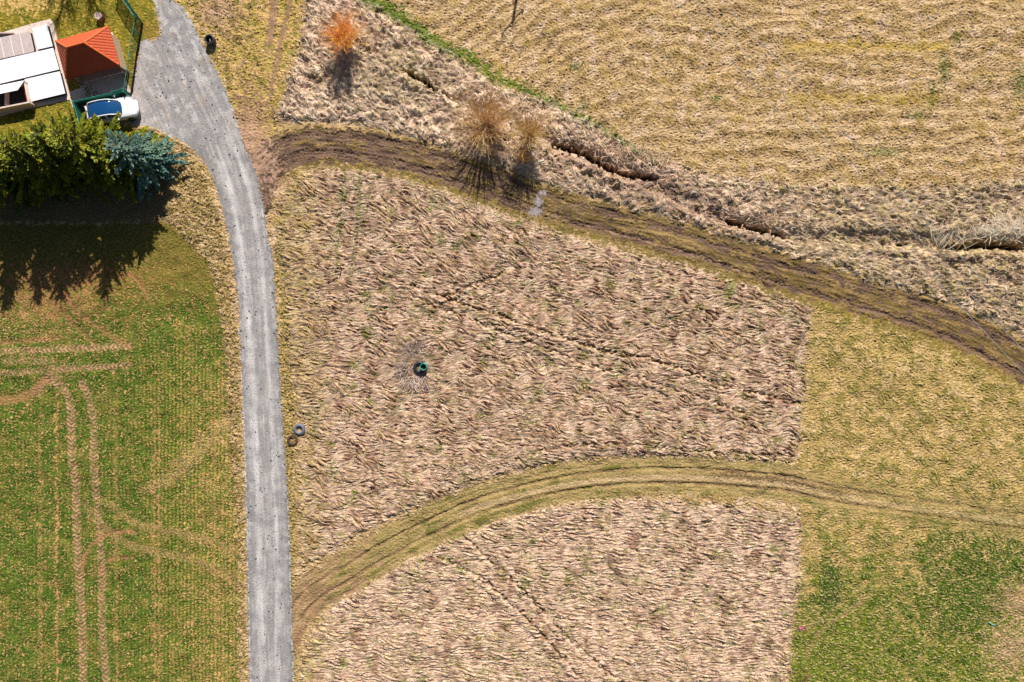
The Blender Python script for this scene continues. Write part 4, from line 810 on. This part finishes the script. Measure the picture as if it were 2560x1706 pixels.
# --- trees
def leafmesh(name, V, F, Cl, m_, parent):
    o = grid_mesh(name, np.array(V, np.float32), np.array(F, np.int32), np.array(Cl, np.float32), m_, None, smooth=False); o.parent = parent
    return o
def conifer(p, h, R_, label, tone, seed, group=None, cat='tree', droop=.12, dens=1.0, topk=.82):
    r = np.random.default_rng(seed); root = empty('conifer_tree', at(*p) + Vector((0, 0, 0))); tag(root, label, cat, group)
    mb = MB(); mb.tube([(0, 0, -.1), (.03, .02, h * .3), (.0, .05, h * .7), (0, 0, h * .98)], [h * .022, h * .017, h * .009, .015], 8); mb.build('trunk', M['bark'], root, smooth=True)
    br = MB(); V = []; F = []; Cl = []; z = h * .10; pal = [lin(t) for t in tone]
    lop = 1 + .22 * np.sin(np.arange(64) / 64 * 2 * np.pi * 3 + seed) + .12 * r.standard_normal(64)
    while z < h * .985:
        t = z / h; nb = int(r.integers(6, 9) * (1 - .35 * t)); a0 = r.uniform(0, 6.28)
        for b in range(nb):
            a = a0 + 6.283 * b / nb + r.normal(0, .22); Lb = R_ * (1 - t) ** topk * r.uniform(.72, 1.15) * lop[int((a % 6.283) / 6.2832 * 64) % 64] + .15
            rise = Lb * (.10 + .55 * t) * r.uniform(.5, 1.3) - droop * Lb * (1 - t) ** 2 * 2; dx, dy = math.cos(a), math.sin(a); pts = []
            for q in range(5): u = q / 4; pts.append(Vector((dx * Lb * u, dy * Lb * u, z + rise * u ** 1.6 + .06 * math.sin(u * 3) * Lb)))
            br.tube(pts, [.05 * (1 - .5 * t), .035, .025, .018, .008], 4, cap=False)
            ns = int(max(4, Lb / .085) * dens)
            bc = pal[int(r.integers(0, len(pal)))]
            for s in range(ns):
                u = .12 + .88 * (s + r.random()) / ns; f = u * 4; k = min(3, int(f)); P = pts[k].lerp(pts[k + 1], f - k)
                for sd_ in (-1, 1):
                    la = a + sd_ * r.uniform(.35, 1.0) * (1.25 - .7 * u); ll = r.uniform(.20, .42) * (1.25 - .55 * u) * min(1.3, .55 + Lb * .3); wd = ll * r.uniform(.20, .32)
                    e1 = Vector((math.cos(la), math.sin(la), r.normal(.12, .25))).normalized(); e2 = Vector((-e1.y, e1.x, r.normal(0, .45))).normalized()
                    tip = P + e1 * ll; md = P + e1 * ll * .45 + Vector((0, 0, .03)); n0 = len(V)
                    V += [tuple(P), tuple(md + e2 * wd), tuple(tip), tuple(md - e2 * wd)]; F.append((n0, n0 + 1, n0 + 2, n0 + 3))
                    cc_ = bc * r.uniform(.75, 1.2); Cl += [cc_] * 4
            e1 = (pts[4] - pts[3]).normalized(); n0 = len(V); P = pts[4]; e2 = Vector((-e1.y, e1.x, 0)); V += [tuple(P - e1 * .1), tuple(P + e1 * .1 + e2 * .06), tuple(P + e1 * .3), tuple(P + e1 * .1 - e2 * .06)]; F.append((n0, n0 + 1, n0 + 2, n0 + 3)); Cl += [pal[0] * 1.15] * 4
        z += r.uniform(.16, .26) * (1 + .2 * (1 - t))
    br.build('branches', M['bark'], root); leafmesh('crown', V, F, Cl, m_leaf, root)
    return root
YG = [(134, 140, 30), (116, 126, 26), (86, 104, 24), (150, 148, 34), (66, 88, 26)]; BG = [(104, 138, 122), (118, 150, 128), (80, 116, 108), (132, 160, 136)]
gp = 'green conifers in a row beside the yard'
conifer((64, 448), 8.9, 3.3, 'green conifer in the row standing at the left picture edge', YG, 1, gp)
conifer((140, 446), 8.3, 3.0, 'green conifer in the row, second from the left', YG, 2, gp)
conifer((200, 428), 8.8, 3.1, 'green conifer in the middle of the row, below the lawn', YG, 3, gp)
conifer((250, 402), 8.2, 2.9, 'green conifer in the row left of the one covering the car', YG, 4, gp)
conifer((314, 410), 9.2, 3.4, 'yellow-green conifer whose boughs reach over the white car', [(150, 150, 32), (128, 134, 28), (100, 112, 26)], 5, gp)
conifer((350, 436), 6.0, 1.9, 'small green conifer squeezed between car and blue spruce', YG, 6, gp)
conifer((388, 412), 6.0, 2.6, 'blue-green spruce at the road end of the conifer row', BG, 7, None, droop=.2, dens=1.15, topk=.6)
conifer((-30, 436), 8.2, 3.2, 'green conifer mostly beyond the left picture edge', YG, 8, gp)

def shrub(name, p, h, spread, nst, label, cols, seed, thick=.03, tw=7, lean=(0, 0), arch=.5, start=.0, cat='shrub', group=None, levels=2, tl=.5):
    r = np.random.default_rng(seed); root = empty(name, at(*p) + Vector((0, 0, zat(*p)))); tag(root, label, cat, group); st = MB(); twg = MB(); pal = [lin(c_) for c_ in cols]
    if False: st.tube([(0, 0, -.1), (0, 0, start)], [thick * 3, thick * 2], 8, col=lin((96, 74, 58)))
    for k in range(nst):
        a = r.uniform(0, 6.283); out = spread * math.sqrt(r.random()) ; hh = h * r.uniform(.65, 1.05) * (1 - .25 * (out / spread) ** 2); pts = []; c0 = pal[int(r.integers(0, len(pal)))]; c1 = pal[int(r.integers(0, len(pal)))]
        cx, cy = math.cos(a), math.sin(a); bx, by = r.normal(0, .12, 2)
        for q in range(7):
            u = q / 6; rr = out * (u ** (1 + arch)); zz = start * .9 + (hh - start) * (1 - (1 - u) ** 1.25) ; w0 = .04 * math.sin(u * 9 + k)
            pts.append(Vector((bx + cx * rr + w0 * cy + lean[0] * u * u, by + cy * rr - w0 * cx + lean[1] * u * u, zz)))
        st.tube(pts, [thick * (1 - .82 * q / 6) for q in range(7)], 5, col=c0 * .9, cap=False)
        for s in range(tw):
            u = r.uniform(.25, .98); f = u * 6; q = min(5, int(f)); P = pts[q].lerp(pts[q + 1], f - q); dr = (pts[q + 1] - pts[q]).normalized()
            d2 = (dr + Vector((r.normal(0, .55), r.normal(0, .55), r.normal(.05, .3)))).normalized(); ll = tl * r.uniform(.5, 1.3) * (1.2 - .6 * u); P2 = P + d2 * ll * .5; P3 = P + d2 * ll + Vector((r.normal(0, .05), r.normal(0, .05), .04))
            twg.tube([P, P2, P3], [.010, .008, .004], 3, col=c1, cap=False)
            for s2 in range(levels):
                P = P2.lerp(P3, r.random()); d3 = (d2 + Vector((r.normal(0, .5), r.normal(0, .5), r.normal(0, .4)))).normalized(); twg.tube([P, P + d3 * ll * .5], [.007, .003], 3, col=c1 * r.uniform(.8, 1.2), cap=False)
    st.build('stems', m_twig, root); twg.build('twigs', m_twig, root); return root
shrub('leafless_shrub', (872, 110), 3.4, 2.05, 150, 'orange-red leafless shrub fanning out above the straw', [(252, 196, 84), (246, 172, 90), (254, 206, 80), (238, 166, 112), (250, 186, 120)], 21, .024, 8, (0, 0), .35, tl=.55, levels=3)
shrub('leafless_willow', (1214, 322), 5.8, 3.4, 125, 'big tan leafless willow bush over the ditch, tallest of the three bushes', [(224, 190, 140), (212, 176, 132), (232, 202, 152), (194, 158, 120), (232, 188, 112)], 22, .052, 12, (0, 0), .55, start=.3, tl=.8, levels=3)
shrub('leafless_willow', (1322, 352), 4.2, 2.5, 90, 'smaller tan leafless willow bush right of the big one', [(228, 194, 134), (214, 178, 124), (234, 198, 128), (196, 166, 110)], 23, .036, 9, (0, 0), .6, start=.2, tl=.6)
shrub('leafless_willow', (1306, 402), 2.0, .9, 26, 'lowest leafless willow bush between ditch and muddy track', [(236, 190, 110), (204, 180, 96), (230, 170, 96)], 24, .025, 8, (0, 0), .6, tl=.4)
# bare tree north of the yard; only its shadow reaches the picture
tr = empty('bare_tree', at(222, -190)); tag(tr, 'leafless tree beyond the top edge, dappling the yard with shade', 'tree')
tk = MB(); cw = MB(); r = np.random.default_rng(77); bk = lin((104, 82, 66)); tk.tube([(0, 0, -.2), (.1, 0, 1.2), (0, .1, 2.4)], [.24, .19, .15], 9, col=bk)
def limb(P, dr, L_n, r0, lv):
    n_ = 4; pts = [P]; d0 = dr.copy()
    for q in range(n_): d0 = (d0 + Vector((r.normal(0, .16), r.normal(0, .16), r.normal(.03, .1)))).normalized(); pts.append(pts[-1] + d0 * L_n / n_)
    cw.tube(pts, [r0 * (1 - .6 * q / n_) for q in range(n_ + 1)], 5 if lv < 2 else 3, col=bk, cap=False)
    if lv < 4:
        for q in range(1, n_ + 1):
            for _ in range(2 if lv < 3 else 3): limb(pts[q], (d0 + Vector((r.normal(0, .65), r.normal(0, .65), r.normal(.1, .4)))).normalized(), L_n * r.uniform(.45, .68), r0 * .45, lv + 1)
for k in range(6): a = k * 1.05 + r.normal(0, .2); limb(Vector((0, .1, 1.7 + .15 * k)), Vector((math.cos(a) * .8, math.sin(a) * .8, .75)).normalized(), 2.7, .10, 1)
tk.build('trunk', m_twig, tr, smooth=True); cw.build('crown', m_twig, tr)

# --- dead reeds at the ditch and round the well
r = np.random.default_rng(33); V = []; F = []; CC = []
def reeds(px, py, n, spread, hgt, dirn, palette):
    for k in range(n):
        x0, y0 = px + r.normal(0, spread[0]), py + r.normal(0, spread[1]); P = at(x0, y0); P.z = zat(x0, y0) - .05; a = dirn[0] + r.normal(0, dirn[1]); Ln = hgt * r.uniform(.6, 1.3); wd = r.uniform(.02, .045); lean = r.uniform(.7, 1.3)
        cx, cy = math.cos(a), math.sin(a); c_ = lin(palette[int(r.integers(0, len(palette)))]) * r.uniform(.85, 1.1); n0 = len(V)
        for q in range(4): u = q / 3; w_ = wd * (1 - .8 * u); zz = P.z + Ln * (u - .45 * lean * u * u); rr = Ln * lean * u ** 1.5 * .9; V.append((P.x + cx * rr - cy * w_, P.y + cy * rr + cx * w_, zz)); V.append((P.x + cx * rr + cy * w_, P.y + cy * rr - cx * w_, zz)); CC.append(c_); CC.append(c_)
        F.extend([(n0 + 2 * q, n0 + 2 * q + 1, n0 + 2 * q + 3, n0 + 2 * q + 2) for q in range(3)])
RP = [(252, 240, 214), (250, 230, 204), (244, 220, 186), (252, 242, 214)]
for x in range(2340, 2600, 14): reeds(x, 606 + (x % 3) * 4 - (12 if x > 2430 else 0), 26, (10, 8), 1.05, (1.6 + (x - 2450) * .002, .5), RP)
for (x, y) in ((2545, 570), (2520, 585), (2500, 560), (2470, 590)): reeds(x, y, 90, (10, 6), .9, (2.2, .7), RP)
for (x, y, a) in ((1035, 880, 2.0), (1022, 950, -2.2), (1042, 958, -1.7), (1062, 950, -1.2), (1012, 918, 3.1), (1045, 870, 1.5)): reeds(x, y, 38, (10, 9), .6, (a, .8), [(206, 186, 176), (176, 152, 150), (200, 178, 146), (150, 128, 116)])
for (x, y) in ((900, 118), (912, 106), (1600, 388), (1560, 392), (1490, 368), (1650, 405), (1620, 395), (1540, 384), (1860, 545), (1900, 552), (1950, 560), (2050, 570), (1250, 330), (1290, 370), (1180, 330)): reeds(x, y, 50, (22, 9), .65, (1.2, 1.4), [(232, 200, 166), (214, 176, 144), (196, 156, 128), (240, 214, 176)])
o = grid_mesh('dry_reeds', np.array(V), np.array(F), np.array(CC), m_straw, 'stuff', smooth=False); o['label'] = 'tall pale dead reeds along the ditch and round the well'

# --- power line passing overhead
ZP = 8.0
pole = empty('power_pole', at(1330, -245)); tag(pole, 'wooden power pole beyond the top edge, its crossarm shadow on the field', 'pole')
mb = MB(); mb.tube([(0, 0, -.3), (0, 0, 4), (0, 0, ZP + .1)], [.16, .14, .11], 12); mb.build('post', M['wood'], pole, smooth=True)
ca_ = Vector((.66, .75, 0)).normalized(); mb = MB(); mb.tube([ca_ * -1.35 + Vector((0, 0, ZP)), ca_ * 1.35 + Vector((0, 0, ZP))], [.07, .07], 4); mb.build('crossarm', M['dark'], pole)
for s in (-1.3, 0, 1.3): mb = MB(); mb.lathe([(.03, 0), (.09, .05), (.05, .12), (.09, .18), (.04, .3), (0, .3)], tuple(ca_ * s + Vector((0, 0, ZP + .05))), 10); mb.build('insulator', M['porc'], pole)
for s, (a, b), lb in ((-1.3, ((1682, 0), (2525, 898)), 'left of three thin pale power wires crossing overhead'), (0, ((1742, 4), (2500, 815)), 'middle of three thin pale power wires crossing overhead'), (1.3, ((1805, 4), (2560, 812)), 'right of three thin pale power wires crossing overhead')):
    p0 = Vector(pole.location) + ca_ * s + Vector((0, 0, ZP + .3)); p1 = at(*a, ZP); p2 = at(*b, ZP - .5); dr = (p2 - p1).normalized(); p3 = p2 + dr * 25; p3.z = ZP
    pts = [p0.lerp(p3, 0)] + [p1.lerp(p2, t) for t in np.linspace(0, 1, 12)] + [p3]; mb = MB(); mb.tube([p - p0 for p in pts], [.016] * len(pts), 5); tag(mb.build('power_wire', M['alu'], loc=p0), lb, 'wire', 'overhead power wires')
